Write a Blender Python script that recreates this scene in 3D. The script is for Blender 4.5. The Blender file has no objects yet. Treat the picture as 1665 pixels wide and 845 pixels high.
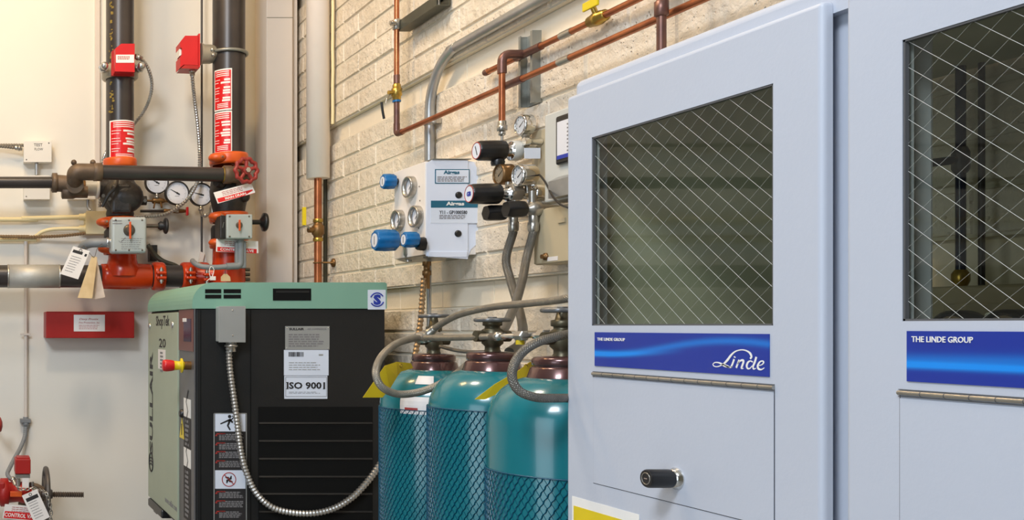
import bpy, bmesh, math, random
from mathutils import Vector, Matrix, Euler
random.seed(7)
PI = math.pi
R = math.radians
SC = bpy.context.scene
COL = SC.collection

# ---------------------------------------------------------------- camera, light, exposure
EYE = 1.5
FOC = 1580.0            # focal length in pixels of the 1665 px wide frame
PX0, PY0 = -60.0, 529.0 # principal point (the photograph is an off-centre crop)
cam = bpy.data.cameras.new('camera'); cam_o = bpy.data.objects.new('camera', cam); COL.objects.link(cam_o)
cam.sensor_fit = 'HORIZONTAL'; cam.sensor_width = 36.0; cam.lens = FOC / 1665 * 36
cam.shift_x = (832.5 - PX0) / 1665; cam.shift_y = (PY0 - 422.5) / 1665
cam.clip_start = 0.02
cam_o.location = (0, 0, EYE); cam_o.rotation_euler = (PI / 2, 0, 0)
SC.camera = cam_o
w = bpy.data.worlds.new('world'); SC.world = w; w.use_nodes = True
w.node_tree.nodes['Background'].inputs[0].default_value = (0.8, 0.88, 1, 1)
w.node_tree.nodes['Background'].inputs[1].default_value = 0.4
SC.view_settings.view_transform = 'Standard'; SC.view_settings.look = 'None'
SC.view_settings.gamma = 1; SC.view_settings.use_curve_mapping = False
SC.view_settings.exposure = 0.08

def area(name, loc, target, sx, sy, power, color):
    l = bpy.data.lights.new(name, 'AREA'); l.shape = 'RECTANGLE'; l.size = sx; l.size_y = sy
    l.energy = power; l.color = color
    o = bpy.data.objects.new(name, l); COL.objects.link(o); o.location = loc
    o.rotation_euler = (Vector(target) - Vector(loc)).to_track_quat('-Z', 'Y').to_euler()
    return o
area('warm_ceiling_lamp', (-0.3, 3.15, 4.0), (0.3, 4.1, 1.8), 0.45, 0.3, 24, (1, 0.64, 0.26))
area('warm_side_lamp', (0.15, 2.35, 4.0), (1.5, 2.7, 1.9), 0.35, 0.3, 29, (1, 0.83, 0.64))
area('cool_ceiling_lamp', (-1.2, -0.4, 3.9), (0.6, 2.4, 1.2), 1.0, 0.7, 92, (0.84, 0.91, 1))
area('cool_left_fill', (-2.9, -0.8, 1.7), (0.9, 2.0, 1.1), 2.2, 2.6, 62, (0.78, 0.89, 1))  # unseen cool fill light added on the left, no door stands there

# ---------------------------------------------------------------- pixel <-> place helpers
def B(x, y, Y):                       # the point seen at pixel (x, y) at depth Y
    return Vector(((x - PX0) / FOC * Y, Y, EYE + (PY0 - y) / FOC * Y))
def YX(x, X):                         # depth where the plane X is seen at pixel column x
    return FOC * X / (x - PX0)
def L(x, y, X):                       # the point seen at pixel (x, y) on the plane X
    return B(x, y, YX(x, X))
def lerp(a, b, t): return a + (b - a) * t

# ---------------------------------------------------------------- materials
def s2l(c):
    c = c / 255.0
    return c / 12.92 if c <= 0.04045 else ((c + 0.055) / 1.055) ** 2.4
def mat(name, rgb, rough=0.5, metal=0.0, var=0.06, scale=8.0, bump=0.0, bscale=60.0, spec=0.5, rgb2=None, coat=0.0, thresh=None):
    m = bpy.data.materials.new(name); m.use_nodes = True
    nt = m.node_tree; b = nt.nodes['Principled BSDF']
    c = [s2l(v) for v in rgb]
    b.inputs['Roughness'].default_value = rough; b.inputs['Metallic'].default_value = metal
    b.inputs['Specular IOR Level'].default_value = spec
    if coat: b.inputs['Coat Weight'].default_value = coat; b.inputs['Coat Roughness'].default_value = 0.08
    tc = nt.nodes.new('ShaderNodeTexCoord')
    n = nt.nodes.new('ShaderNodeTexNoise'); n.inputs['Scale'].default_value = scale; n.inputs['Detail'].default_value = 4
    nt.links.new(tc.outputs['Object'], n.inputs['Vector'])
    r = nt.nodes.new('ShaderNodeValToRGB')
    c2 = [s2l(v) for v in rgb2] if rgb2 else [v * (1 - 2 * var) for v in c]
    r.color_ramp.elements[0].position = 0.35 if thresh is None else thresh - 0.06
    r.color_ramp.elements[1].position = 0.65 if thresh is None else thresh + 0.06
    r.color_ramp.elements[0].color = (*c2, 1); r.color_ramp.elements[1].color = (*c, 1)
    nt.links.new(n.outputs['Fac'], r.inputs['Fac']); nt.links.new(r.outputs['Color'], b.inputs['Base Color'])
    if bump:
        n2 = nt.nodes.new('ShaderNodeTexNoise'); n2.inputs['Scale'].default_value = bscale; n2.inputs['Detail'].default_value = 5
        nt.links.new(tc.outputs['Object'], n2.inputs['Vector'])
        bp = nt.nodes.new('ShaderNodeBump'); bp.inputs['Strength'].default_value = bump; bp.inputs['Distance'].default_value = 0.01
        nt.links.new(n2.outputs['Fac'], bp.inputs['Height']); nt.links.new(bp.outputs['Normal'], b.inputs['Normal'])
    return m

def brick_mat():  # rough painted block
    m = mat('painted_split_face_block', (235, 224, 207), 0.62, 0, rgb2=(222, 209, 189), scale=5, bump=0.0)
    nt = m.node_tree; b = nt.nodes['Principled BSDF']; tc = nt.nodes['Texture Coordinate']
    n = nt.nodes.new('ShaderNodeTexNoise'); n.inputs['Scale'].default_value = 26; n.inputs['Detail'].default_value = 7
    n.inputs['Roughness'].default_value = 0.62
    v = nt.nodes.new('ShaderNodeTexVoronoi'); v.inputs['Scale'].default_value = 70
    g = nt.nodes.new('ShaderNodeValToRGB'); g.color_ramp.elements[0].position = 0.04; g.color_ramp.elements[1].position = 0.22
    nt.links.new(tc.outputs['Object'], n.inputs['Vector']); nt.links.new(tc.outputs['Object'], v.inputs['Vector'])
    nt.links.new(v.outputs['Distance'], g.inputs['Fac'])
    n3 = nt.nodes.new('ShaderNodeTexNoise'); n3.inputs['Scale'].default_value = 9; n3.inputs['Detail'].default_value = 2
    nt.links.new(tc.outputs['Object'], n3.inputs['Vector'])
    g3 = nt.nodes.new('ShaderNodeValToRGB'); g3.color_ramp.elements[0].position = 0.42; g3.color_ramp.elements[1].position = 0.6
    nt.links.new(n3.outputs['Fac'], g3.inputs['Fac'])
    mx = nt.nodes.new('ShaderNodeMix'); mx.data_type = 'FLOAT'; mx.inputs[3].default_value = 1.0
    nt.links.new(g3.outputs['Color'], mx.inputs[0]); nt.links.new(g.outputs['Color'], mx.inputs[2])
    ma = nt.nodes.new('ShaderNodeMath'); ma.operation = 'MULTIPLY_ADD'; ma.inputs[1].default_value = 0.30
    nt.links.new(mx.outputs[0], ma.inputs[0]); nt.links.new(n.outputs['Fac'], ma.inputs[2])
    bp = nt.nodes.new('ShaderNodeBump'); bp.inputs['Strength'].default_value = 1.0; bp.inputs['Distance'].default_value = 0.012
    nt.links.new(ma.outputs[0], bp.inputs['Height']); nt.links.new(bp.outputs['Normal'], b.inputs['Normal'])
    return m

def glass_mat(name, tint, gloss_rough=0.02):
    m = bpy.data.materials.new(name); m.use_nodes = True; nt = m.node_tree; nt.nodes.clear()
    out = nt.nodes.new('ShaderNodeOutputMaterial'); mx = nt.nodes.new('ShaderNodeMixShader')
    tr = nt.nodes.new('ShaderNodeBsdfTransparent'); tr.inputs[0].default_value = (*tint, 1)
    gl = nt.nodes.new('ShaderNodeBsdfGlossy'); gl.inputs['Roughness'].default_value = gloss_rough
    fr = nt.nodes.new('ShaderNodeFresnel'); fr.inputs[0].default_value = 1.5
    ge = nt.nodes.new('ShaderNodeNewGeometry'); inv = nt.nodes.new('ShaderNodeMath'); inv.operation = 'SUBTRACT'; inv.inputs[0].default_value = 1.0
    ml = nt.nodes.new('ShaderNodeMath'); ml.operation = 'MULTIPLY'
    nt.links.new(ge.outputs['Backfacing'], inv.inputs[1]); nt.links.new(inv.outputs[0], ml.inputs[0]); nt.links.new(fr.outputs[0], ml.inputs[1])
    nt.links.new(ml.outputs[0], mx.inputs[0]); nt.links.new(tr.outputs[0], mx.inputs[1]); nt.links.new(gl.outputs[0], mx.inputs[2])
    nt.links.new(mx.outputs[0], out.inputs[0])
    return m

def wave_mat(kind):
    """printed blue sign with a pale blue wave, drawn with the sign's own coordinates"""
    m = bpy.data.materials.new('blue_wave_print_' + kind); m.use_nodes = True; nt = m.node_tree
    b = nt.nodes['Principled BSDF']; b.inputs['Roughness'].default_value = 0.3
    tc = nt.nodes.new('ShaderNodeTexCoord'); sp = nt.nodes.new('ShaderNodeSeparateXYZ')
    nt.links.new(tc.outputs['Generated'], sp.inputs[0])
    def M(op, a, c=None):
        n = nt.nodes.new('ShaderNodeMath'); n.operation = op
        for i, x in enumerate((a, c)):
            if x is None: continue
            if isinstance(x, (int, float)): n.inputs[i].default_value = x
            else: nt.links.new(x, n.inputs[i])
        return n.outputs[0]
    u = M('SUBTRACT', 1.0, sp.outputs[1]); v = sp.outputs[2]
    def ridge(center, width, amp):
        d = M('DIVIDE', M('SUBTRACT', v, center), width)
        return M('MULTIPLY', M('EXPONENT', M('MULTIPLY', M('MULTIPLY', d, d), -1.0)), amp)
    if kind == 'curling':
        c1 = M('ADD', 0.60, M('MULTIPLY', M('SINE', M('SUBTRACT', M('MULTIPLY', u, 4.2), 1.9)), 0.22))
        r1 = ridge(c1, 0.09, M('MULTIPLY', 0.55, M('GREATER_THAN', u, -1)))
        c2 = M('ADD', 0.36, M('MULTIPLY', M('MULTIPLY', u, u), 0.55))
        r2 = ridge(c2, 0.07, M('MAXIMUM', 0.0, M('SUBTRACT', 1.0, M('MULTIPLY', u, 1.7))))
        t = M('ADD', r1, r2)
    else:
        r1 = ridge(0.33, 0.07, 1.0)
        r2 = ridge(M('ADD', 0.42, M('MULTIPLY', u, 0.12)), 0.12, 0.5)
        t = M('ADD', r1, r2)
    rp = nt.nodes.new('ShaderNodeValToRGB'); e = rp.color_ramp.elements
    e[0].color = (*[s2l(v) for v in (28, 52, 150)], 1); e[1].color = (*[s2l(v) for v in (20, 140, 235)], 1)
    nt.links.new(t, rp.inputs['Fac']); nt.links.new(rp.outputs['Color'], b.inputs['Base Color'])
    return m

def braid_mat(name, rgb, metal=0.7, freq=420, rough=0.35):
    m = mat(name, rgb, rough, metal, var=0.1, scale=60)
    nt = m.node_tree; b = nt.nodes['Principled BSDF']
    uv = nt.nodes.new('ShaderNodeUVMap'); sp = nt.nodes.new('ShaderNodeSeparateXYZ'); nt.links.new(uv.outputs[0], sp.inputs[0])
    def M(op, a, c):
        n = nt.nodes.new('ShaderNodeMath'); n.operation = op
        for i, x in enumerate((a, c)):
            if isinstance(x, (int, float)): n.inputs[i].default_value = x
            else: nt.links.new(x, n.inputs[i])
        return n.outputs[0]
    s1 = M('SINE', M('MULTIPLY', M('ADD', sp.outputs[0], sp.outputs[1]), freq * 3.6), 0)
    s2 = M('SINE', M('MULTIPLY', M('SUBTRACT', sp.outputs[0], sp.outputs[1]), freq * 3.6), 0)
    h = M('MAXIMUM', s1, s2)
    bp = nt.nodes.new('ShaderNodeBump'); bp.inputs['Strength'].default_value = 0.5; bp.inputs['Distance'].default_value = 0.0012
    nt.links.new(h, bp.inputs['Height']); nt.links.new(bp.outputs['Normal'], b.inputs['Normal'])
    return m

M_ = dict(
    drywall=mat('painted_drywall', (233, 229, 219), 0.75, var=0.015, scale=2),
    column=mat('painted_column', (218, 208, 198), 0.7, var=0.02, scale=3),
    brick=brick_mat(),
    block_smooth=mat('painted_smooth_block', (234, 223, 203), 0.65, var=0.02, scale=5, bump=0.12, bscale=90),
    mortar=mat('painted_mortar', (222, 214, 196), 0.7, var=0.03, scale=20, bump=0.2, bscale=120),
    floor=mat('grey_floor_paint', (150, 150, 148), 0.45, var=0.06, scale=3),
    ceiling=mat('ceiling_paint', (215, 212, 205), 0.8, var=0.02),
    otherwall=mat('far_wall_paint', (150, 146, 132), 0.8, var=0.05),
    gap=mat('dark_joint', (46, 42, 38), 0.8),
    pipe_black=mat('black_painted_steel', (60, 54, 52), 0.34, 0.1, rgb2=(48, 43, 42), scale=6, spec=0.6),
    pipe_rust=mat('brown_malleable_iron', (116, 96, 76), 0.5, 0.2, rgb2=(84, 68, 54), scale=18, bump=0.1),
    cast=mat('black_cast_iron', (58, 54, 52), 0.45, 0.2, rgb2=(40, 38, 38), scale=14, bump=0.25, bscale=50),
    orange=mat('orange_coupling_enamel', (222, 98, 34), 0.36, rgb2=(206, 80, 26), scale=10, bump=0.05),
    redorange=mat('red_orange_fitting_enamel', (208, 66, 18), 0.26, rgb2=(186, 46, 14), scale=8),
    red=mat('red_enamel', (205, 26, 32), 0.35, var=0.05),
    darkred=mat('dark_red_enamel', (176, 32, 26), 0.42, rgb2=(156, 24, 20), scale=5),
    wheelred=mat('handwheel_red', (156, 50, 44), 0.4, var=0.1, scale=30),
    signred=mat('sign_red', (214, 22, 26), 0.35, var=0.02),
    white=mat('sign_white', (240, 238, 234), 0.5, var=0.015),
    paperblue=mat('white_label', (222, 230, 244), 0.45, var=0.015),
    paper=mat('paper_tag', (232, 228, 226), 0.6, var=0.03),
    manila=mat('manila_tag', (216, 190, 146), 0.7, rgb2=(200, 172, 128), scale=20),
    pinktag=mat('faded_tag', (214, 198, 184), 0.7, rgb2=(200, 180, 164), scale=20),
    black=mat('black_plastic', (26, 26, 28), 0.35, var=0.1),
    ink=mat('black_ink', (38, 36, 38), 0.6),
    inkgrey=mat('grey_ink', (128, 126, 128), 0.6),
    blueink=mat('blue_ink', (40, 60, 170), 0.5),
    silver=mat('zinc_steel', (200, 200, 198), 0.25, 0.9, var=0.06, scale=30),
    chrome=mat('bright_chrome', (226, 226, 224), 0.14, 1.0, var=0.04),
    satin=mat('satin_nickel', (186, 182, 174), 0.3, 0.85, var=0.08, scale=20),
    aluminium=mat('cast_aluminium', (176, 170, 156), 0.4, 0.5, var=0.08, scale=20),
    galv=mat('galvanised_conduit', (182, 184, 184), 0.34, 0.75, rgb2=(160, 162, 164), scale=12),
    flex=mat('flexible_metal_conduit', (186, 184, 180), 0.3, 0.8, var=0.08, scale=20),
    flexdark=mat('dull_flexible_conduit', (146, 138, 126), 0.42, 0.6, var=0.08, scale=20),
    flexbrz=mat('bronze_flexible_conduit', (166, 140, 108), 0.35, 0.7, var=0.08, scale=20),
    greybox=mat('grey_enclosure', (176, 184, 184), 0.4, 0.1, var=0.03),
    greyconduit=mat('grey_plastic_conduit', (132, 136, 140), 0.5, var=0.05),
    foil=mat('brushed_foil_wrap', (190, 188, 180), 0.5, 0.35, rgb2=(160, 158, 152), scale=6, bump=0.08, bscale=80),
    cream=mat('cream_painted_steel', (232, 218, 172), 0.5, var=0.03),
    boxwhite=mat('white_painted_box', (230, 226, 218), 0.5, var=0.02),
    copper=mat('copper_tube', (192, 120, 78), 0.32, 0.8, rgb2=(158, 92, 62), scale=14),
    copperdark=mat('tarnished_copper', (132, 96, 84), 0.4, 0.7, rgb2=(108, 80, 76), scale=20),
    brass=mat('brass', (190, 158, 78), 0.3, 0.85, var=0.1, scale=30),
    bronze=mat('aged_bronze', (132, 98, 58), 0.4, 0.6, var=0.12, scale=30),
    strut=mat('galvanised_strut', (158, 160, 154), 0.4, 0.6, var=0.08, scale=16),
    strutdark=mat('dark_strut', (92, 92, 80), 0.45, 0.5, var=0.1, scale=16),
    pvc=mat('cream_pvc_jacket', (250, 238, 228), 0.4, var=0.02),
    yellow=mat('yellow_plastic', (226, 200, 20), 0.4, var=0.03),
    tagyellow=mat('yellow_card_tag', (206, 180, 22), 0.6, var=0.06, scale=10),
    stencil=mat('yellow_stencil', (150, 128, 54), 0.6, var=0.2, scale=60),
    cabinet=mat('pale_grey_powder_coat', (190, 196, 209), 0.42, var=0.01, scale=4, bump=0.03, bscale=160),
    cabin=mat('cabinet_interior', (206, 208, 186), 0.6, rgb2=(180, 182, 160), scale=5),
    glass=glass_mat('tinted_wired_glass', (0.89, 0.90, 0.85)),
    clearglass=glass_mat('clear_gauge_glass', (0.96, 0.97, 0.97)),
    wire=mat('glass_wire', (214, 218, 212), 0.4, 0.3, var=0.05),
    compgreen=mat('sage_green_enamel', (128, 172, 152), 0.4, var=0.02),
    comppale=mat('pale_green_enamel', (162, 172, 152), 0.45, var=0.02),
    compblack=mat('black_textured_panel', (22, 23, 24), 0.5, var=0.05, bump=0.05, bscale=200),
    compgrey=mat('grey_control_panel', (92, 92, 94), 0.4, var=0.04),
    compbrown=mat('brown_control_panel', (112, 66, 60), 0.35, var=0.05),
    darkblue=mat('dark_blue_display', (28, 38, 66), 0.2),
    recess=mat('dark_recess', (12, 13, 13), 0.75, spec=0.2),
    plate=mat('aluminium_data_plate', (168, 170, 168), 0.4, 0.3, var=0.03),
    tank=mat('teal_enamel', (18, 112, 122), 0.22, rgb2=(16, 108, 118), scale=4, coat=0.3),
    net=mat('navy_plastic_netting', (10, 84, 112), 0.35, var=0.1),
    collar=mat('brown_neck_ring', (102, 66, 62), 0.24, 0.5, rgb2=(80, 54, 54), scale=12, coat=0.4),
    valvebody=mat('dark_bronze_valve', (90, 84, 66), 0.4, 0.6, var=0.12, scale=30),
    valvewheel=mat('dull_grey_valve_wheel', (128, 130, 132), 0.4, 0.6, var=0.12, scale=30),
    hose=braid_mat('braided_steel_hose', (158, 152, 140), 0.6),
    hosedark=braid_mat('grey_braided_hose', (120, 116, 108), 0.5),
    knobblue=mat('blue_plastic_knob', (8, 104, 168), 0.32, var=0.03),
    airbox=mat('white_sheet_metal_cover', (224, 232, 248), 0.4, var=0.01),
    teallabel=mat('teal_print', (30, 104, 132), 0.4),
    plateface=mat('white_backplate', (236, 230, 224), 0.45, var=0.015),
    beigebox=mat('beige_enclosure', (190, 176, 146), 0.5, var=0.02),
    panelgrey=mat('pale_grey_enclosure', (198, 200, 196), 0.45, var=0.02),
    screen=mat('screen_page', (224, 226, 234), 0.25, var=0.02),
    dial=mat('dial_face', (226, 228, 236), 0.4, var=0.02, scale=20),
    dialtan=mat('tan_dial_face', (190, 164, 134), 0.4, var=0.04, scale=20),
    redline=mat('red_print', (170, 52, 46), 0.5),
    bsteel=mat('dark_bolt_steel', (120, 112, 102), 0.35, 0.7, var=0.1),
    stem=mat('threaded_steel', (112, 100, 90), 0.4, 0.6, var=0.12, scale=40),
    ironwheel=mat('grey_iron_wheel', (98, 92, 88), 0.45, 0.3, var=0.1, scale=20),
)

# ---------------------------------------------------------------- mesh helpers
class F:
    """a local frame: origin o, u to the right, v up, n = u x v outwards"""
    def __init__(s, o, u, v):
        s.o = Vector(o); s.u = Vector(u).normalized(); s.v = Vector(v).normalized(); s.n = s.u.cross(s.v)
    def p(s, a, b, c=0.0): return s.o + s.u * a + s.v * b + s.n * c
    def rot(s, ang):
        u = s.u * math.cos(ang) + s.v * math.sin(ang); v = s.v * math.cos(ang) - s.u * math.sin(ang)
        return F(s.o, u, v)
    def at(s, a, b, c=0.0): return F(s.p(a, b, c), s.u, s.v)
def front(o): return F(o, (1, 0, 0), (0, 0, 1))       # faces the viewer (-Y)
def left(o): return F(o, (0, -1, 0), (0, 0, 1))       # faces -X
def axes(d):
    d = Vector(d).normalized()
    a = Vector((0, 0, 1)) if abs(d.z) < 0.9 else Vector((0, 1, 0))
    u = a.cross(d).normalized(); v = d.cross(u)
    return d, u, v

class MB:
    def __init__(s): s.v = []; s.f = []; s.sm = []; s.uv = []
    def add(s, vs, fs, smooth=False, uvs=None):
        k = len(s.v); s.v += [Vector(p) for p in vs]
        for i, f in enumerate(fs):
            s.f.append([k + j for j in f]); s.sm.append(smooth); s.uv.append(uvs[i] if uvs else None)
        return s
    def box(s, p0, p1, bev=0.0, seg=2):
        p0 = Vector(p0); p1 = Vector(p1); c = (p0 + p1) / 2; d = [abs(p1[i] - p0[i]) for i in range(3)]
        return s.fbox(F(c, (1, 0, 0), (0, 0, 1)), -d[0] / 2, -d[2] / 2, d[0] / 2, d[2] / 2, -d[1] / 2, d[1] / 2, bev, seg)
    def fbox(s, fr, a0, b0, a1, b1, c0, c1, bev=0.0, seg=2):
        if bev <= 0:
            vs = [fr.p(a, b, c) for c in (c0, c1) for a, b in ((a0, b0), (a1, b0), (a1, b1), (a0, b1))]
            return s.add(vs, [(3, 2, 1, 0), (4, 5, 6, 7), (0, 1, 5, 4), (1, 2, 6, 5), (2, 3, 7, 6), (3, 0, 4, 7)])
        bm = bmesh.new()
        vv = [bm.verts.new((a, b, c)) for c in (c0, c1) for a, b in ((a0, b0), (a1, b0), (a1, b1), (a0, b1))]
        for f in ((3, 2, 1, 0), (4, 5, 6, 7), (0, 1, 5, 4), (1, 2, 6, 5), (2, 3, 7, 6), (3, 0, 4, 7)): bm.faces.new([vv[i] for i in f])
        bmesh.ops.bevel(bm, geom=bm.edges[:], offset=min(bev, 0.49 * min(abs(a1 - a0), abs(b1 - b0), abs(c1 - c0))), segments=seg, profile=0.5, affect='EDGES')
        bm.verts.index_update()
        s.add([fr.p(*v.co) for v in bm.verts], [[v.index for v in f.verts] for f in bm.faces], False); bm.free()
        return s
    def prism(s, fr, pts, c0, c1, holes=None):
        n = len(pts)
        vs = [fr.p(a, b, c0) for a, b in pts] + [fr.p(a, b, c1) for a, b in pts]
        area_ = sum(pts[i][0] * pts[(i + 1) % n][1] - pts[(i + 1) % n][0] * pts[i][1] for i in range(n))
        fs = [list(range(n))[::-1], [n + i for i in range(n)]] + [(i, (i + 1) % n, n + (i + 1) % n, n + i) for i in range(n)]
        if area_ < 0: fs = [list(f)[::-1] for f in fs]
        return s.add(vs, fs)
    def quad3(s, P4, t):                       # a thin plate over four corner points
        P4 = [Vector(p) for p in P4]; n = (P4[1] - P4[0]).cross(P4[3] - P4[0]).normalized() * t
        vs = P4 + [p + n for p in P4]
        return s.add(vs, [(3, 2, 1, 0), (4, 5, 6, 7), (0, 1, 5, 4), (1, 2, 6, 5), (2, 3, 7, 6), (3, 0, 4, 7)])
    def lathe(s, o, ax, prof, seg=28, smooth=True, caps=True, a0=0.0, a1=2 * PI, flute=None):
        d, u, v = axes(ax); o = Vector(o); full = abs(a1 - a0 - 2 * PI) < 1e-6
        n = seg if full else seg + 1; vs = []; fs = []
        for h, r in prof:
            for i in range(n):
                a = a0 + (a1 - a0) * i / seg
                rr = r * (1 + (flute(a) if flute else 0))
                vs.append(o + d * h + (u * math.cos(a) + v * math.sin(a)) * rr)
        for j in range(len(prof) - 1):
            for i in range(seg):
                k = (i + 1) % n
                fs.append((j * n + i, j * n + k, (j + 1) * n + k, (j + 1) * n + i))
        s.add(vs, fs, smooth)
        if caps and full:
            if prof[0][1] > 1e-5: s.add([vs[i] for i in range(n)], [list(range(n))[::-1]])
            if prof[-1][1] > 1e-5: s.add([vs[(len(prof) - 1) * n + i] for i in range(n)], [list(range(n))])
        return s
    def cyl(s, p0, p1, r, seg=20, r2=None, bev=0.0):
        p0 = Vector(p0); p1 = Vector(p1); h = (p1 - p0).length; r2 = r if r2 is None else r2
        if bev: pr = [(0, r - bev), (bev, r), (h - bev, r2), (h, r2 - bev)]
        else: pr = [(0, r), (h, r2)]
        return s.lathe(p0, p1 - p0, pr, seg)
    def sphere(s, c, r, seg=16, sx=(1, 1, 1)):
        pr = [(-r * math.cos(PI * i / 10), max(1e-6, r * math.sin(PI * i / 10))) for i in range(11)]
        k = len(s.v); s.lathe((0, 0, 0), (0, 0, 1), pr, seg, caps=False)
        c = Vector(c)
        for i in range(k, len(s.v)): q = s.v[i]; s.v[i] = Vector((q.x * sx[0], q.y * sx[1], q.z * sx[2])) + c
        return s
    def torus(s, c, ax, R_, r, seg=36, ring=10, a0=0.0, a1=2 * PI, lobe=None):
        d, u, v = axes(ax); c = Vector(c); full = abs(a1 - a0 - 2 * PI) < 1e-6; n = seg if full else seg + 1
        vs = []; fs = []
        for i in range(n):
            a = a0 + (a1 - a0) * i / seg; dr = u * math.cos(a) + v * math.sin(a)
            RR = R_ * (1 + (lobe(a) if lobe else 0))
            for j in range(ring):
                b = 2 * PI * j / ring
                vs.append(c + dr * (RR + r * math.cos(b)) + d * (r * math.sin(b)))
        for i in range(seg):
            for j in range(ring):
                fs.append((i * ring + j, ((i + 1) % n) * ring + j, ((i + 1) % n) * ring + (j + 1) % ring, i * ring + (j + 1) % ring))
        s.add(vs, fs, True)
        if not full:
            s.add([vs[j] for j in range(ring)], [list(range(ring))]); s.add([vs[(n - 1) * ring + j] for j in range(ring)], [list(range(ring))[::-1]])
        return s
    def sweep(s, path, r, seg=12, pitch=None, depth=0.16, smoothpath=True, step=0.012, prof=None):
        pts = smooth_path(path, step) if smoothpath else [Vector(p) for p in path]
        if pitch: pts = resample(pts, pitch / 2)
        n = len(pts); T = []
        for i in range(n):
            t = (pts[min(i + 1, n - 1)] - pts[max(i - 1, 0)]); T.append(t.normalized())
        _, u, v = axes(T[0]); vs = []; uvs = []; acc = 0
        circ = 2 * PI * r
        for i in range(n):
            if i:
                acc += (pts[i] - pts[i - 1]).length
                ax_ = T[i - 1].cross(T[i])
                if ax_.length > 1e-9:
                    q = Matrix.Rotation(T[i - 1].angle(T[i]), 3, ax_.normalized()); u = q @ u
                u = (u - T[i] * u.dot(T[i])).normalized()
            v = T[i].cross(u)
            rr = r if not pitch else (r if i % 2 == 0 else r * (1 - depth))
            if prof: rr = r * prof(i / (n - 1))
            for j in range(seg):
                a = 2 * PI * j / seg; vs.append(pts[i] + (u * math.cos(a) + v * math.sin(a)) * rr)
            uvs.append(acc)
        fs = []; fu = []
        for i in range(n - 1):
            for j in range(seg):
                k = (j + 1) % seg
                fs.append((i * seg + j, i * seg + k, (i + 1) * seg + k, (i + 1) * seg + j))
                a, b = j / seg * circ, (j + 1) / seg * circ
                fu.append([(a, uvs[i]), (b, uvs[i]), (b, uvs[i + 1]), (a, uvs[i + 1])])
        s.add(vs, fs, not pitch, fu)
        s.add([vs[j] for j in range(seg)], [list(range(seg))[::-1]]); s.add([vs[(n - 1) * seg + j] for j in range(seg)], [list(range(seg))])
        return s
    def ribbon(s, fr, pts, widths, c0, c1):      # flat tapered stroke in a frame
        P = [Vector((a, b, 0)) for a, b in pts]; n = len(P); Lf = []; Rt = []
        for i in range(n):
            t = (P[min(i + 1, n - 1)] - P[max(i - 1, 0)]).normalized(); q = Vector((-t.y, t.x, 0))
            wd = widths[i] if isinstance(widths, (list, tuple)) else widths
            Lf.append(P[i] + q * wd / 2); Rt.append(P[i] - q * wd / 2)
        for i in range(n - 1):
            s.prism(fr, [(Rt[i].x, Rt[i].y), (Rt[i + 1].x, Rt[i + 1].y), (Lf[i + 1].x, Lf[i + 1].y), (Lf[i].x, Lf[i].y)], c0, c1)
        return s
    def build(s, name, m, parent=None, label=None):
        me = bpy.data.meshes.new(name)
        root = parent
        while root is not None and root.parent is not None: root = root.parent
        if root is not None: org = Vector(root['_o'])
        else:
            lo = [min(q[i] for q in s.v) for i in range(3)]; hi = [max(q[i] for q in s.v) for i in range(3)]
            org = Vector(((lo[0] + hi[0]) / 2, (lo[1] + hi[1]) / 2, lo[2]))
        me.from_pydata([tuple(q - org) for q in s.v], [], s.f)
        me.polygons.foreach_set('use_smooth', s.sm)
        if any(u is not None for u in s.uv):
            ul = me.uv_layers.new(name='UVMap'); k = 0
            for f, u in zip(s.f, s.uv):
                for j in range(len(f)):
                    if u: ul.data[k].uv = u[j]
                    k += 1
        me.materials.append(m if not isinstance(m, str) else M_[m]); me.update()
        o = bpy.data.objects.new(name, me); COL.objects.link(o)
        if root is None: o.location = org; o['_o'] = tuple(org)
        else: o.parent = parent
        if label: o['label'] = label
        return o

def smooth_path(path, step=0.012):
    P = [Vector(p) for p in path]
    if len(P) < 3: 
        n = max(2, int((P[1] - P[0]).length / step) + 1); return [P[0].lerp(P[1], i / n) for i in range(n + 1)]
    Q = [P[0] * 2 - P[1]] + P + [P[-1] * 2 - P[-2]]; out = []
    for i in range(1, len(Q) - 2):
        p0, p1, p2, p3 = Q[i - 1:i + 3]; n = max(2, int((p2 - p1).length / step))
        for k in range(n):
            t = k / n
            out.append(0.5 * ((2 * p1) + (p2 - p0) * t + (2 * p0 - 5 * p1 + 4 * p2 - p3) * t * t + (3 * p1 - p0 - 3 * p2 + p3) * t ** 3))
    out.append(P[-1]); return out
def resample(pts, d):
    out = [pts[0]]; acc = 0; last = pts[0]
    for p in pts[1:]:
        seg = (p - last).length
        while acc + seg >= d and seg > 1e-9:
            t = (d - acc) / seg; last = last.lerp(p, t); out.append(last.copy()); seg = (p - last).length; acc = 0
        acc += seg; last = p
    return out
def bent(path, rad, n=6):
    """a polyline with rounded corners"""
    P = [Vector(p) for p in path]; out = [P[0]]
    for i in range(1, len(P) - 1):
        a = (P[i - 1] - P[i]).normalized(); b = (P[i + 1] - P[i]).normalized()
        d = min(rad, (P[i - 1] - P[i]).length * .49, (P[i + 1] - P[i]).length * .49)
        p0 = P[i] + a * d; p2 = P[i] + b * d
        for k in range(n + 1):
            t = k / n; out.append(p0 * (1 - t) ** 2 + P[i] * 2 * t * (1 - t) + p2 * t * t)
    out.append(P[-1]); return out

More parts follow.
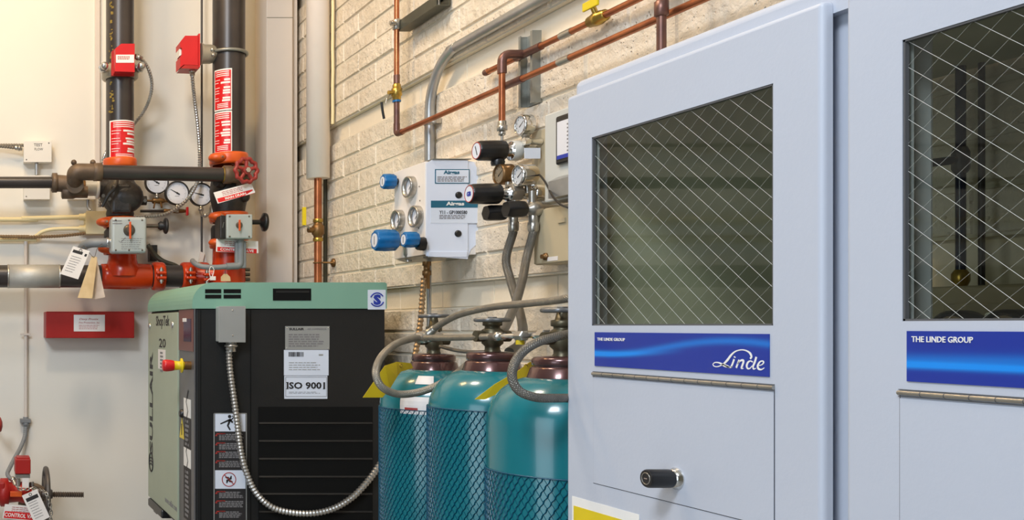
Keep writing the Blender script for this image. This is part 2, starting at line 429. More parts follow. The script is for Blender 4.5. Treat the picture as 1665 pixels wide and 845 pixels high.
def set_tags(o, label, cat, group=None, kind=None):
    if label: o['label'] = label
    if cat: o['category'] = cat
    if group: o['group'] = group
    if kind: o['kind'] = kind
    return o
def thing(name, loc, label, cat, group=None):
    o = bpy.data.objects.new(name, None); COL.objects.link(o); o.location = loc; o['_o'] = tuple(loc)
    o.empty_display_size = 0.05
    return set_tags(o, label, cat, group)
def single(mb, name, m, label, cat, group=None): return set_tags(mb.build(name, m), label, cat, group)
def structure(mb, name, m): return set_tags(mb.build(name, m), None, None, None, 'structure')

def text(body, fr, width, height, m, parent, name='lettering', c=0.0, bold=0.0, ext=0.0006, align='c', shear=0.0):
    cu = bpy.data.curves.new('t', 'FONT'); cu.body = body; cu.size = 1; cu.offset = bold; cu.shear = shear; cu.resolution_u = 2
    cu.extrude = 0.01
    to = bpy.data.objects.new('t', cu); me = bpy.data.meshes.new_from_object(to)
    vs = [v.co.copy() for v in me.vertices]; fs = [list(p.vertices) for p in me.polygons]
    bpy.data.objects.remove(to); bpy.data.meshes.remove(me); bpy.data.curves.remove(cu)
    if not vs: return None
    x0 = min(v.x for v in vs); x1 = max(v.x for v in vs); y0 = min(v.y for v in vs); y1 = max(v.y for v in vs)
    kx = width / (x1 - x0); ky = height / (y1 - y0)
    mb = MB(); mb.add([fr.p((v.x - x0) * kx - (width / 2 if align == 'c' else 0), (v.y - y0) * ky - height / 2, c + (ext if v.z > 0 else 0)) for v in vs], fs)
    return mb.build(name, m, parent)
def fine_print(mb, fr, w_, h_, rows, c=0.0, fill=0.55, seed=1):
    rnd = random.Random(seed)
    for i in range(rows):
        y = h_ / 2 - (i + 0.5) * h_ / rows; t = h_ / rows * fill * 0.5; x = -w_ / 2
        end = w_ / 2 * rnd.uniform(0.55, 1.0)
        while x < end:
            ww = rnd.uniform(0.06, 0.16) * w_; mb.fbox(fr, x, y - t, min(x + ww, end), y + t, c, c + 0.0004); x += ww + 0.025 * w_
    return mb
def cylpatch(mb, cx, cy, r, a0, a1, z0, z1, t=0.001, seg=14):
    """a curved plate on a vertical pipe; angle 0 faces -Y, positive towards +X"""
    vs = []; n = seg + 1
    for rr in (r, r + t):
        for z in (z0, z1):
            for i in range(n):
                a = lerp(a0, a1, i / seg); vs.append((cx + rr * math.sin(a), cy - rr * math.cos(a), z))
    fs = []
    for i in range(seg):
        fs.append((2 * n + i, 2 * n + i + 1, 3 * n + i + 1, 3 * n + i)); fs.append((i, n + i, n + i + 1, i + 1))
        fs.append((i, i + 1, 2 * n + i + 1, 2 * n + i)); fs.append((n + i, 3 * n + i, 3 * n + i + 1, n + i + 1))
    fs.append((0, 2 * n, 3 * n, n)); fs.append((seg, n + seg, 3 * n + seg, 2 * n + seg))
    return mb.add(vs, fs, False)
def hexnut(mb, p0, p1, r): return mb.lathe(p0, Vector(p1) - Vector(p0), [(0, r * .93), (0.1 * (Vector(p1) - Vector(p0)).length, r), (0.9 * (Vector(p1) - Vector(p0)).length, r), ((Vector(p1) - Vector(p0)).length, r * .93)], 6, smooth=False)

# ================================================================ THE ROOM
YB = 4.39; XW = 1.5; XL = -3.6; YF = -3.0; ZC = 4.2
structure(MB().box((XL - .1, YF - .1, -.1), (XW + .12, YB + .1, 0)), 'floor', 'floor')
structure(MB().box((XL - .1, YF - .1, ZC), (XW + .12, YB + .1, ZC + .1)), 'ceiling', 'ceiling')
structure(MB().box((XL - .1, YB, 0), (XW + .12, YB + .1, ZC)), 'wall_back', 'drywall')
structure(MB().box((XL - .1, YF - .1, 0), (XL, YB, ZC)), 'wall_left', 'otherwall')
structure(MB().box((XL, YF - .1, 0), (XW + .12, YF, ZC)), 'wall_front', 'otherwall')

def block_wall():
    rough = MB(); smooth = MB(); mort = MB()
    ch = 0.0746; z0 = EYE + 0.129; bl = 0.295; j = 0.0035
    k0 = int((0 - z0) / ch) - 1; k1 = int((ZC - z0) / ch) + 1
    rnd = random.Random(3)
    for k in range(k0, k1 + 1):
        za = max(0.0, z0 + k * ch); zb = min(ZC, z0 + (k + 1) * ch)
        if zb - za < 0.01: continue
        sm = (k % 9) == 8
        y = YF - (k % 2) * bl * 0.5
        mort.box((1.507 if sm else 1.4865, YF, za), (1.62, YB, zb))
        while y < YB:
            a = max(y + j / 2, YF); b = min(y + bl - j / 2, YB - 0.03)
            y += bl
            if b - a < 0.02: continue
            if sm:
                fx = 1.5045; dd = .0025; e = 0.0015; tgt = smooth
            else:
                fx = 1.481 + rnd.uniform(-.0025, .0025); dd = .006; e = 0.005; tgt = rough
            za2, zb2 = za + j / 2, zb - j / 2; bx_ = fx + dd + .004
            t = [rnd.uniform(-.0015, .0015) if not sm else 0 for _ in range(4)]
            vs = [(bx_, a, za2), (bx_, b, za2), (bx_, b, zb2), (bx_, a, zb2),
                  (fx + t[0], a + e, za2 + e), (fx + t[1], b - e, za2 + e), (fx + t[2], b - e, zb2 - e), (fx + t[3], a + e, zb2 - e)]
            tgt.add(vs, [(4, 7, 6, 5), (0, 4, 5, 1), (1, 5, 6, 2), (2, 6, 7, 3), (3, 7, 4, 0)])
    w_ = structure(mort, 'wall_right', 'mortar')
    for mb, nm, mm in ((rough, 'split_face_blocks', 'brick'), (smooth, 'smooth_blocks', 'block_smooth')):
        o = mb.build(nm, mm, w_)
# children of structures share the mesh origin of their parent, so give the wall an explicit origin
block_wall()
# column boxed in at the corner
col = MB().box((1.318, 4.22, 0), (1.432, YB, ZC), 0.004)
col.box((1.432, 4.25, 0), (1.462, YB, ZC), 0.002)
structure(col, 'trim_1', 'column')
structure(MB().box((1.3178, 4.2188, EYE + 1.335), (1.433, 4.2198, EYE + 1.338)), 'trim_2', 'otherwall')
structure(MB().box((1.464, 4.34, 0), (1.4885, YB - .001, ZC)), 'trim_3', 'gap')
structure(MB().box((.5945, 4.372, EYE + .60), (.617, YB, ZC), .003), 'trim_4', 'column')

# ================================================================ THE TWO-DOOR GAS CABINET
def ring_panel(fr, a0, b0, a1, b1, hole, t, r, mb=None, seg=5):
    """panel in frame fr (front at c=0, back at c=-t) with rounded outer edges and a rectangular hole"""
    mb = mb or MB(); rings = []
    cr = r
    def rect(ins, c):
        pts = []
        rad = max(cr - ins, 0.0005)
        for (cx, cy, st) in ((a1 - ins - rad, b1 - ins - rad, 0), (a0 + ins + rad, b1 - ins - rad, 90), (a0 + ins + rad, b0 + ins + rad, 180), (a1 - ins - rad, b0 + ins + rad, 270)):
            for k in range(4):
                an = R(st + 30 * k); pts.append(fr.p(cx + rad * math.cos(an), cy + rad * math.sin(an), c))
        return pts
    rings.append(rect(0, -t))
    for k in range(seg + 1):
        an = PI / 2 * k / seg; rings.append(rect(r * (1 - math.cos(an)), -r + r * math.sin(an)))
    n = 16; vs = [p for rg in rings for p in rg]; fs = []
    for j_ in range(len(rings) - 1):
        for i in range(n): fs.append((j_ * n + i, j_ * n + (i + 1) % n, (j_ + 1) * n + (i + 1) % n, (j_ + 1) * n + i))
    mb.add(vs, fs, True)
    last = rings[-1]; first = rings[0]
    if hole is None:
        mb.add(last, [list(range(n))]); mb.add(first, [list(range(n))[::-1]]); return mb
    h0, k0, h1, k1 = hole
    H = [fr.p(h1, k1, 0), fr.p(h0, k1, 0), fr.p(h0, k0, 0), fr.p(h1, k0, 0)]
    Hb = [fr.p(h1, k1, -t), fr.p(h0, k1, -t), fr.p(h0, k0, -t), fr.p(h1, k0, -t)]
    for loop, HH, flip in ((last, H, False), (first, Hb, True)):
        vs = loop + HH; fs = []
        for q in range(4):
            ar = [4 * q + k for k in range(4)]
            f = ar + [16 + q]; fs.append(f)
            fs.append([4 * q + 3, (4 * q + 4) % 16, 16 + (q + 1) % 4, 16 + q])
        if flip: fs = [f[::-1] for f in fs]
        mb.add(vs, fs)
    mb.add(H + Hb, [(0, 1, 5, 4), (1, 2, 6, 5), (2, 3, 7, 6), (3, 0, 4, 7)])
    return mb

XD = 0.95
Lf = left((0, 0, EYE))        # frame on planes facing -X: a = -Y, b = height above the eye, c = -X
def lc(X): return -X
cab = thing('gas_cabinet', (1.2, 1.06, 0), 'pale grey two-door steel cabinet with wired glass windows and blue signs', 'cabinet')
YN = 0.585; YFAR = 1.532
body = MB()
ring_panel(Lf.at(0, 0, lc(0.9622)), -YFAR, -1.49, -YN, .384, (-YFAR + .035, -1.40, -YN - .035, .345), .03, .011, body)
body.box((.985, YFAR - .004, .01), (1.476, YFAR, EYE + .3835)).box((.985, YN, .01), (1.476, YN + .004, EYE + .3835))
body.box((.985, YN, EYE + .3795), (1.476, YFAR, EYE + .3835)).box((.985, YN, .01), (1.476, YFAR, .014))
body.box((.976, 1.00, .055), (1.0, 1.125, EYE + .352), .004)
ob = body.build('body', 'cabinet', cab)
feet = MB()
for yy in (YN + .05, YFAR - .05):
    for xx in (1.02, 1.44): feet.box((xx - .02, yy - .02, 0), (xx + .02, yy + .02, .011))
feet.build('foot', 'black', cab)
lin = MB().box((1.0, YFAR - .0065, .05), (1.475, YFAR - .0042, EYE + .378)).box((1.0, YN + .0045, .05), (1.475, YN + .0065, EYE + .378))
lin.box((1.0, YN + .007, EYE + .375), (1.475, YFAR - .007, EYE + .379))
lin.build('inner_lining', 'cabin', ob)

def cab_door(yf, yn, wf, wn, dz, sign_kind, sf, sn, pf, pn, far=True):
    fr = Lf.at(0, 0, lc(XD))
    door = ring_panel(fr, -yf, -1.40 + dz, -yn, .359 + dz, (-wf, .0 + dz, -wn, .284 + dz), .0118, .006).build('door', 'cabinet', cab)
    # thin seal round the window, wired pane
    g = MB()
    for (p0, p1) in (((-wf, dz), (-wf + .0022, .284 + dz)), ((-wn - .0022, dz), (-wn, .284 + dz)), ((-wf, .2818 + dz), (-wn, .284 + dz)), ((-wf, dz), (-wn, .0022 + dz))):
        g.fbox(fr, p0[0], p0[1], p1[0], p1[1], -.0058, -.0008)
    g.build('window_seal', 'compgrey', door)
    pane = MB().fbox(fr, -wf + .0005, .0005 + dz, -wn - .0005, .2835 + dz, -.0052, -.0046).build('window_pane', 'glass', door)
    wm = MB()
    def wires(sx, sz, wd, c):
        a0, a1, b0, b1 = -wf + .001, -wn - .001, .001 + dz, .283 + dz
        sl = sz / sx; k = -60
        while k < 60:
            b_at = b1 - k * sz      # value of b at a0 when going down to the right
            # line b = b_at - s*(a-a0)
            s_ = sl if wd > 0 else -sl
            if wd > 0: f = lambda a: b_at - sl * (a - a0)
            else: f = lambda a: b0 + (k * sz) + sl * (a - a0) - .006
            pa = []
            xs = [a0, a1]
            for bb in (b0, b1):
                if wd > 0: xs.append(a0 + (b_at - bb) / sl)
                else: xs.append(a0 + (bb - (b0 + k * sz - .006)) / sl)
            xs = sorted(x for x in xs if a0 - 1e-9 <= x <= a1 + 1e-9 and b0 - 1e-6 <= f(x) <= b1 + 1e-6)
            if len(xs) >= 2 and xs[-1] - xs[0] > .004:
                p0 = fr.p(xs[0], f(xs[0]), c); p1 = fr.p(xs[-1], f(xs[-1]), c)
                wm.cyl(p0, p1, abs(wd), 5)
            k += 1
    wires(.0320, .0262, .00024, -.0042)
    wires(.0320, .0262, -.00009, -.0042)  # same wire drawn thinner, standing in for this direction catching less light
    wm.build('wire_mesh', 'wire', door)
    sg = MB().fbox(fr, -sf, -.0605 + dz, -sn, -.0100 + dz, .0002, .0012).build('sign', wave_mat(sign_kind), door)
    # seam of the lower access panel and its piano hinge
    seam = MB(); t = .0007
    zt, zb_ = -.072 + dz, -.2375 + dz
    seam.fbox(fr, -pf, zb_, -pf + t, zt, .0001, .0003).fbox(fr, -pn - t, zb_, -pn, zt, .0001, .0003).fbox(fr, -pf, zb_, -pn, zb_ + t, .0001, .0003)
    pan = MB().fbox(fr, -pf + .001, zb_ + .001, -pn - .001, zt - .006, .0001, .0009).build('access_panel', 'cabinet', door)
    seam.build('panel_seam', 'gap', pan)
    h = MB().cyl(fr.p(-pf, -.0725 + dz, .0012), fr.p(-pn, -.0725 + dz, .0012), .0026, 12)
    h.build('hinge', 'satin', pan)
    hs = MB(); nk = int((pf - pn) / .024)
    for i in range(1, nk + 1): hs.cyl(fr.p(-pf + i * .0235, -.0725 + dz, .0012), fr.p(-pf + i * .0235 + .0007, -.0725 + dz, .0012), .0028, 12)
    hs.fbox(fr, -pf, -.0765 + dz, -pn, -.0757 + dz, .0001, .0016)
    hs.fbox(fr, -pf, -.0694 + dz, -pn, -.0688 + dz, .0001, .0016)
    hs.build('hinge_gap', 'compgrey', pan)
    return door, fr, sg
def cab_knob(door, fr, ky, kz):
    kf = fr.at(-ky, kz)
    b_ = MB().lathe(kf.p(0, 0, 0), kf.n, [(0.0004, .0145), (.0025, .0145), (.005, .0125), (.009, .0115), (.009, .0105)], 28).build('lock_collar', 'chrome', door)
    k = MB().lathe(kf.p(0, 0, .009), kf.n, [(0, .0118), (.002, .0124), (.030, .0124), (.0325, .0112)], 28).build('latch_knob', 'black', door)
    MB().lathe(kf.p(0, 0, .0415), kf.n, [(0, .0082), (.0006, .0082), (.0006, .0070), (.0002, .0070)], 24, caps=False).build('lock_ring', 'satin', k)
    MB().fbox(kf, -.0030, -.0006, .0030, .0006, .0415, .0421).build('key_slot', 'chrome', k)

d1, fr1, sg1 = cab_door(YX(921, XD), YX(1337, XD), YX(962, XD), YX(1257, XD), 0.0, 'curling', YX(968, XD), YX(1252, XD), YX(965, XD), YX(1260, XD))
cab_knob(d1, fr1, YX(1101, XD), -.2035)
d2, fr2, sg2 = cab_door(YX(1374, XD), .592, YX(1467, XD), .655, .0045, 'straight', YX(1476, XD), .66, YX(1463, XD), .65)
cab_knob(d2, fr2, .70, -.2)
def dpx(fr, x, y):      # pixel on the door plane -> frame coords
    Y = YX(x, XD); return (-Y, (PY0 - y) / FOC * Y)
# group wordmarks
a, b = dpx(fr1, 973, 551); a2, _ = dpx(fr1, 1018, 551)
text('THE LINDE GROUP', fr1.at((a + a2) / 2, b), a2 - a, .0044, 'white', sg1, c=.0014, bold=.01)
a, b = dpx(fr2, 1485, 551); a2, _ = dpx(fr2, 1585, 551)
text('THE LINDE GROUP', fr2.at((a + a2) / 2, b), a2 - a, .0058, 'white', sg2, c=.0014, bold=.01)
# script wordmark drawn as pen strokes (crop coordinates of a 5.045x enlargement at 950,520)
def Z(pts): return [dpx(fr1, 950 + x / 5.045, 520 + y / 5.045) for x, y in pts]
lg = MB()
def smooth2(pts, n=6):
    return [(q.x, q.y) for q in smooth_path([Vector((p[0], p[1], 0)) for p in pts], .0006)]
def stroke(pts, ws):
    P = smooth2(Z(pts)); m_ = len(P); W_ = []
    for i in range(m_):
        t = i / (m_ - 1) * (len(ws) - 1); k = min(int(t), len(ws) - 2); W_.append(lerp(ws[k], ws[k + 1], t - k) * .00022)
    lg.ribbon(fr1, P, W_, .0013, .0017)
stroke([(1372, 318), (1382, 300), (1368, 270), (1335, 250), (1295, 245), (1250, 258), (1215, 288), (1185, 328), (1150, 362), (1105, 382), (1075, 378), (1066, 362), (1085, 348), (1120, 352), (1160, 375), (1205, 388)], [11, 12, 7, 6, 6, 9, 13, 14, 10, 6, 5, 5, 7, 10, 12, 5])
stroke([(1150, 362), (1205, 388), (1225, 380)], [8, 12, 4])
stroke([(1240, 322), (1228, 355), (1215, 388)], [11, 11, 11]); stroke([(1246, 300), (1243, 308)], [12, 12])
stroke([(1281, 327), (1270, 358), (1257, 392)], [11, 11, 11]); stroke([(1268, 362), (1290, 335), (1312, 330), (1316, 345), (1306, 375), (1300, 396), (1316, 398)], [4, 7, 11, 12, 12, 11, 4])
stroke([(1393, 345), (1372, 336), (1352, 350), (1343, 378), (1352, 398), (1370, 396), (1388, 376)], [6, 7, 11, 12, 9, 6, 5])
stroke([(1422, 303), (1410, 345), (1396, 380), (1400, 402), (1418, 396)], [12, 12, 12, 9, 4])
stroke([(1440, 375), (1468, 366), (1482, 348), (1472, 336), (1450, 345), (1434, 375), (1440, 400), (1464, 406), (1488, 392)], [4, 5, 8, 7, 9, 12, 11, 7, 4])
lg.build('script_lettering', 'white', sg1)
# warning label at the foot of the far door
lb = MB().fbox(fr1, -YX(931, XD), -.40, -YX(1040, XD) , -.2655, .0002, .0009).build('warning_label', 'white', d1, 'white label with a yellow panel')
MB().fbox(fr1, -YX(934, XD), -.345, -YX(1036, XD), -.2795, .0010, .0014).build('yellow_panel', 'yellow', lb)
# equipment inside, behind the second window
gp = thing('gas_panel_box', (1.41, 1.1, EYE - .15), 'beige enclosure with two dark dials seen dimly inside the cabinet', 'enclosure')
MB().box((1.385, .82, EYE - .18), (1.470, 1.40, EYE + .055), .004).build('housing', 'beigebox', gp)
MB().box((1.375, .85, EYE - .15), (1.3845, 1.365, EYE + .030), .002).build('cover', 'beigebox', gp)
for yy in (YX(1572, 1.375), YX(1657, 1.375)):
    dd = MB().lathe((1.3745, yy, EYE - .015), (-1, 0, 0), [(0, .036), (.02, .036), (.024, .032), (.024, .029), (.018, .029)], 28).build('dial_bezel', 'black', gp)
    MB().lathe((1.356, yy, EYE - .015), (-1, 0, 0), [(0, .0285), (.001, .0285)], 24).build('dial_face', 'dialtan', dd)
MB().lathe((1.3745, YX(1622, 1.375), EYE + .013), (-1, 0, 0), [(0, .006), (.006, .006), (.012, .0045)], 12).build('latch_bolt', 'chrome', gp)
vp = thing('gas_pipe', (1.44, 1.4, EYE - .1), 'dark vertical pipe with a valve seen through the second cabinet window', 'pipe')
yy = YX(1562, 1.44)
MB().cyl((1.44, yy, EYE + .056), (1.44, yy, EYE + .374), .0058, 16).build('tube', 'darkblue', vp)
v_ = MB().lathe((1.44, yy, EYE + .22), (0, 0, 1), [(0, .007), (.006, .010), (.03, .010), (.038, .007)], 8); v_.cyl((1.44, yy, EYE + .24), (1.40, yy + .005, EYE + .235), .006, 12); v_.build('valve_body', 'cast', vp)
MB().lathe((1.44, yy, EYE + .0565), (0, 0, 1), [(0, .007), (.008, .010), (.018, .010), (.024, .0065)], 8).build('brass_union', 'brass', vp)
vq = MB().cyl((1.45, YX(1596, 1.45), EYE + .056), (1.45, YX(1596, 1.45), EYE + .374), .0038, 12)
single(vq, 'gas_tube', 'cast', 'slimmer dark tube beside the valved pipe inside the cabinet', 'pipe')

# ================================================================ AIR COMPRESSOR
CY0 = 3.15; CY1 = 3.90; CX0 = .754; CX1 = 1.372; s5 = FOC / CY0
def cz(y): return EYE + (PY0 - y) / FOC * CY0
def cx(x): return (x - PX0) / FOC * CY0
comp = thing('air_compressor', (1.06, 3.5, 0), 'sage green and black air compressor cabinet under the red pipework', 'air compressor')
Z_LB = cz(501.5); Z_LT = cz(459)
# lid: profile rounded at the top left, swept front to back
prof = [(CX0 - .012, Z_LB), (CX1, Z_LB), (CX1, Z_LT - .004), (CX1 - .006, Z_LT)]
rr = .068
for k in range(9):
    a = PI / 2 + PI / 2 * k / 8; prof.append((CX0 - .012 + rr + rr * math.cos(a), Z_LT - rr + rr * math.sin(a)))
lid = MB().prism(front((0, CY0 - .004, 0)), prof, -(CY1 - CY0 + .01), 0).build('lid', 'compgreen', comp)
vt = MB()
for x0, x1 in ((333, 359), (363, 391)):
    for y0, y1 in ((470, 476.5), (479, 485)): vt.box((cx(x0), CY0 - .0055, cz(y1)), (cx(x1), CY0 - .0035, cz(y0)))
vt.build('lid_vent', 'recess', lid)
hr = MB().box((cx(443), CY0 - .0052, cz(488.5)), (cx(505), CY0 - .0035, cz(469))).build('handle_recess', 'recess', lid)
MB().box((cx(448), CY0 - .0062, cz(476)), (cx(502), CY0 - .0053, cz(472.5)), .0004).build('handle_lip', 'compblack', lid)
stk = MB().box((cx(597), CY0 - .0052, cz(503)), (cx(626), CY0 - .0042, cz(471))).build('round_s_sticker', 'paperblue', lid, 'white sticker with a blue S in a ring')
sf_ = front((cx(612), CY0 - .0053, cz(487)))
MB().torus(sf_.p(0, 0), (0, 1, 0), .0215, .0022, 30, 6, R(20), R(150)).torus(sf_.p(0, 0), (0, 1, 0), .0215, .0022, 30, 6, R(200), R(330)).build('ring_mark', 'blueink', stk)
text('S', sf_, .024, .034, 'blueink', stk, bold=.06, c=.0004, ext=.001)
# body
Z_PB = EYE - .682
bodyb = MB().box((CX0 + .002, CY0 + .001, .80), (CX1 - .004, CY1, Z_LB - .001), .003).build('black_body', 'compblack', comp)
sm_ = MB().box((cx(407), CY0 - .0004, .81), (cx(408.2), CY0 + .001, Z_LB - .004)).box((cx(326), CY0 - .0004, .81), (cx(327), CY0 + .001, Z_LB - .004))
sm_.build('panel_seam', 'recess', bodyb)
lv = MB().box((cx(420), CY0 - .0006, .82), (cx(606), CY0 + .0006, cz(661))).build('louver_recess', 'recess', bodyb)
for i, yy in enumerate((690, 719, 748, 777, 805, 834)):
    lm = MB(); z = cz(yy)
    lm.add([(cx(421), CY0 - .0008, z + .008), (cx(605), CY0 - .0008, z + .008), (cx(605), CY0 - .0045, z + .003), (cx(421), CY0 - .0045, z + .003),
            (cx(421), CY0 - .0008, z), (cx(605), CY0 - .0008, z)], [(0, 3, 2, 1), (3, 4, 5, 2), (0, 4, 3), (1, 2, 5)])
    lm.build('louver_blade', 'compblack', bodyb)
# left service side
CL = left((CX0, 0, EYE))
def lq(x, y, X=CX0): Y = YX(x, X); return (-Y, (PY0 - y) / FOC * Y)
yA, yB_, yC = YX(246.5, CX0), YX(294, CX0), YX(318.5, CX0)
gpnl = MB().fbox(CL, -3.895, -.682, -yB_, .046, .0005, .012, .002).build('pale_side_panel', 'comppale', comp)
cpnl = MB().fbox(CL, -yB_ + .002, -.682, -yC, .056, .0005, .006, .001).build('control_panel', 'compgrey', comp)
disp = MB().fbox(CL, -yB_ + .006, -.085, -yC - .004, .054, .0062, .0085, .001).build('display_panel', 'compbrown', cpnl)
CLX = CX0 - .012
def txt_left(s_, x0, x1, y, h, parent, m='ink', c=.0122, rot=False, fr=None, wid=None):
    a0, b0 = lq(x0, y); a1, _ = lq(x1, y)
    return text(s_, CL.at((a0 + a1) / 2, b0, c), wid or abs(a1 - a0), h, m, parent, bold=.015)
def lbox(mb, x0, y0, x1, y1, c0, c1, bev=0, ysame=True):
    a0, b0 = lq(x0, y0); a1, _ = lq(x1, y0); _, b1 = lq((x0 + x1) / 2, y1); _, b0 = lq((x0 + x1) / 2, y0)
    return mb.fbox(CL, a0, min(b0, b1), a1, max(b0, b1), c0, c1, bev)
lbox(MB(), 303, 518, 315, 555, .0087, .0095).build('display_glass', 'darkblue', disp)
lbox(MB(), 301.5, 517, 308, 523, .0096, .0100).build('status_mark', 'paper', disp)
txt_left('ShopTek', 259, 281, 524, .05, gpnl)
txt_left('20', 264, 275, 557, .034, gpnl)
sl_ = lbox(MB(), 262.5, 568, 274.5, 600, .0121, .0128).build('spec_sticker', 'paper', gpnl)
a0, b0 = lq(268.5, 588); fine_print(MB(), CL.at(a0, b0, .0130), .055, .08, 6, seed=4).build('print', 'inkgrey', sl_)
for x in (248.5, 286):
    a0, b0 = lq(x, 530 if x < 260 else 528); MB().lathe(CL.p(a0, b0, .0122), CL.n, [(0, .013), (.004, .012), (.006, .006)], 16).build('panel_screw', 'silver', gpnl)
# vertical company name
a0, b0 = lq(250, 650)
fr_v = F(CL.p(-3.83, b0 - .01, .0122), (0, 0, 1), (0, 1, 0))
text('SULLAIR', fr_v, .40, .062, 'ink', gpnl, bold=.03)
fr_e = CL.at(-3.83, lq(250, 752)[1] + .005, .0122)
em = MB(); em.torus(fr_e.p(0, 0), (1, 0, 0), .036, .0035, 28, 6); 
for dz_ in (-.012, .0, .012): em.ribbon(fr_e, [(-.03, dz_), (0, dz_ + .006), (.03, dz_)], .006, 0, .001)
em.build('round_emblem', 'ink', gpnl)
fw = CL.at(-3.47, -.635, .0122); text('www.sullair.com', fw, .20, .022, 'inkgrey', gpnl)
# emergency stop, round lock, triangle, warning strips
a0, b0 = lq(313, 594); ef = CL.at(a0, b0, .006)
es = MB().lathe(ef.p(0, 0, .0), ef.n, [(0, .014), (.022, .014)], 24).build('button_socket', 'bronze', cpnl)
es = MB().lathe(ef.p(0, 0, .022), ef.n, [(0, .012), (.004, .0125), (.006, .024), (.010, .024), (.011, .0135), (.030, .0155), (.034, .0155)], 28).build('button_guard', 'yellow', cpnl)
MB().lathe(ef.p(0, 0, .056), ef.n, [(0, .0165), (.008, .0185), (.026, .020), (.034, .0185), (.037, .012)], 28).build('emergency_stop_button', 'red', cpnl)
a0, b0 = lq(300, 672); MB().lathe(CL.p(a0, b0, .006), CL.n, [(0, .015), (.008, .014), (.012, .010)], 20).build('panel_lock', 'black', cpnl)
a0, b0 = lq(299, 697); tri = MB().prism(CL.at(a0, b0), [(-.036, -.032), (.036, -.032), (0, .040)], .0062, .0072).build('warning_triangle', 'yellow', cpnl)
MB().prism(CL.at(a0, b0), [(-.004, -.02), (.004, -.02), (.006, .018), (-.006, .018)], .0073, .0078).build('exclamation_bar', 'ink', tri)
for i, (y0, y1, lt) in enumerate(((648, 678, 1), (679, 728, 0), (729, 759, 1), (760, 845, 0))):
    o = lbox(MB(), 302, y0, 313.5, y1, .0062, .0070).build('warning_strip', 'white' if lt else 'ink', cpnl)
    a0, b0 = lq(307.5, (y0 + y1) / 2); fm = CL.at(a0, b0, .0071)
    if lt: MB().ribbon(fm, [(-.015, -.05), (.012, -.01), (-.012, .02), (.016, .06)], .008, 0, .0004).build('figure_mark', 'ink', o)
    else:
        k = MB(); h_ = abs(lq(307.5, y0)[1] - lq(307.5, y1)[1])
        fine_print(k, fm, .055, h_ * .92, int(h_ / .016), seed=i).build('print', 'inkgrey', o)
for (x, y) in ((317, 553), (317, 785)):
    pass
# front labels
ff = lambda x, y, c=0.0: front((cx(x), CY0 - .0005 - c, cz(y)))
def flabel(x0, y0, x1, y1, m, nm='data_label', th=.0012, tilt=0, lab=None):
    return MB().box((cx(x0), CY0 - th - .0004, cz(y1)), (cx(x1), CY0 - .0004, cz(y0))).build(nm, m, bodyb, lab)
l1 = flabel(463.5, 530, 535.5, 568, 'plate', 'data_plate')
text('SULLAIR', front((cx(482), CY0 - .0018, cz(534.6))), .048, .0078, 'ink', l1, bold=.03)
text('AIR COMPRESSOR', front((cx(515), CY0 - .0018, cz(534.6))), .062, .0060, 'inkgrey', l1)
k = MB(); fine_print(k, front((cx(499), CY0 - .0018, cz(553))), .12, .044, 6, seed=3).build('print', 'inkgrey', l1)
rv = MB()
for x, y in ((466, 532.5), (533, 533), (466, 565.5), (533, 566)): rv.sphere((cx(x), CY0 - .002, cz(y)), .0022, 10)
rv.build('rivet', 'chrome', l1)
l2 = flabel(461.5, 568.6, 534, 610, 'paperblue')
bc = MB(); rnd = random.Random(5); x = cx(469)
while x < cx(493):
    wd = rnd.choice((.0009, .0016, .0028)); bc.box((x, CY0 - .0022, cz(579.5)), (x + wd, CY0 - .0017, cz(572))); x += wd + rnd.choice((.0009, .0016))
bc.build('barcode', 'ink', l2)
k = MB(); k.box((cx(518), CY0 - .0022, cz(578)), (cx(525), CY0 - .0017, cz(575.5))); fine_print(k, front((cx(497), CY0 - .0018, cz(595))), .11, .03, 4, fill=.3, seed=8).build('print', 'plate', l2)
l3 = flabel(462, 610.6, 532, 648, 'paperblue')
text('ISO 9001', front((cx(497), CY0 - .0018, cz(626.5))), .124, .0225, 'ink', l3, bold=.03)
k = MB()
for xs_, ys_ in ((466.8, 621.3), (466.8, 631.8), (526.6, 631.8)):
    k.box((cx(xs_ - 1.9), CY0 - .0025, cz(ys_ + .5)), (cx(xs_ + 1.9), CY0 - .0018, cz(ys_ - .5)))
k.build('serif_strokes', 'ink', l3); k = MB()
k.box((cx(464), CY0 - .0022, cz(613)), (cx(531), CY0 - .0017, cz(612.4))).box((cx(464), CY0 - .0022, cz(644.4)), (cx(531), CY0 - .0017, cz(643.8)))
k.box((cx(464), CY0 - .0022, cz(644.4)), (cx(464.6), CY0 - .0017, cz(612.4))).box((cx(530.4), CY0 - .0022, cz(644.4)), (cx(531), CY0 - .0017, cz(612.4)))
fine_print(k, front((cx(497), CY0 - .0018, cz(638))), .11, .008, 2, fill=.3, seed=8)
k.build('border', 'inkgrey', l3)
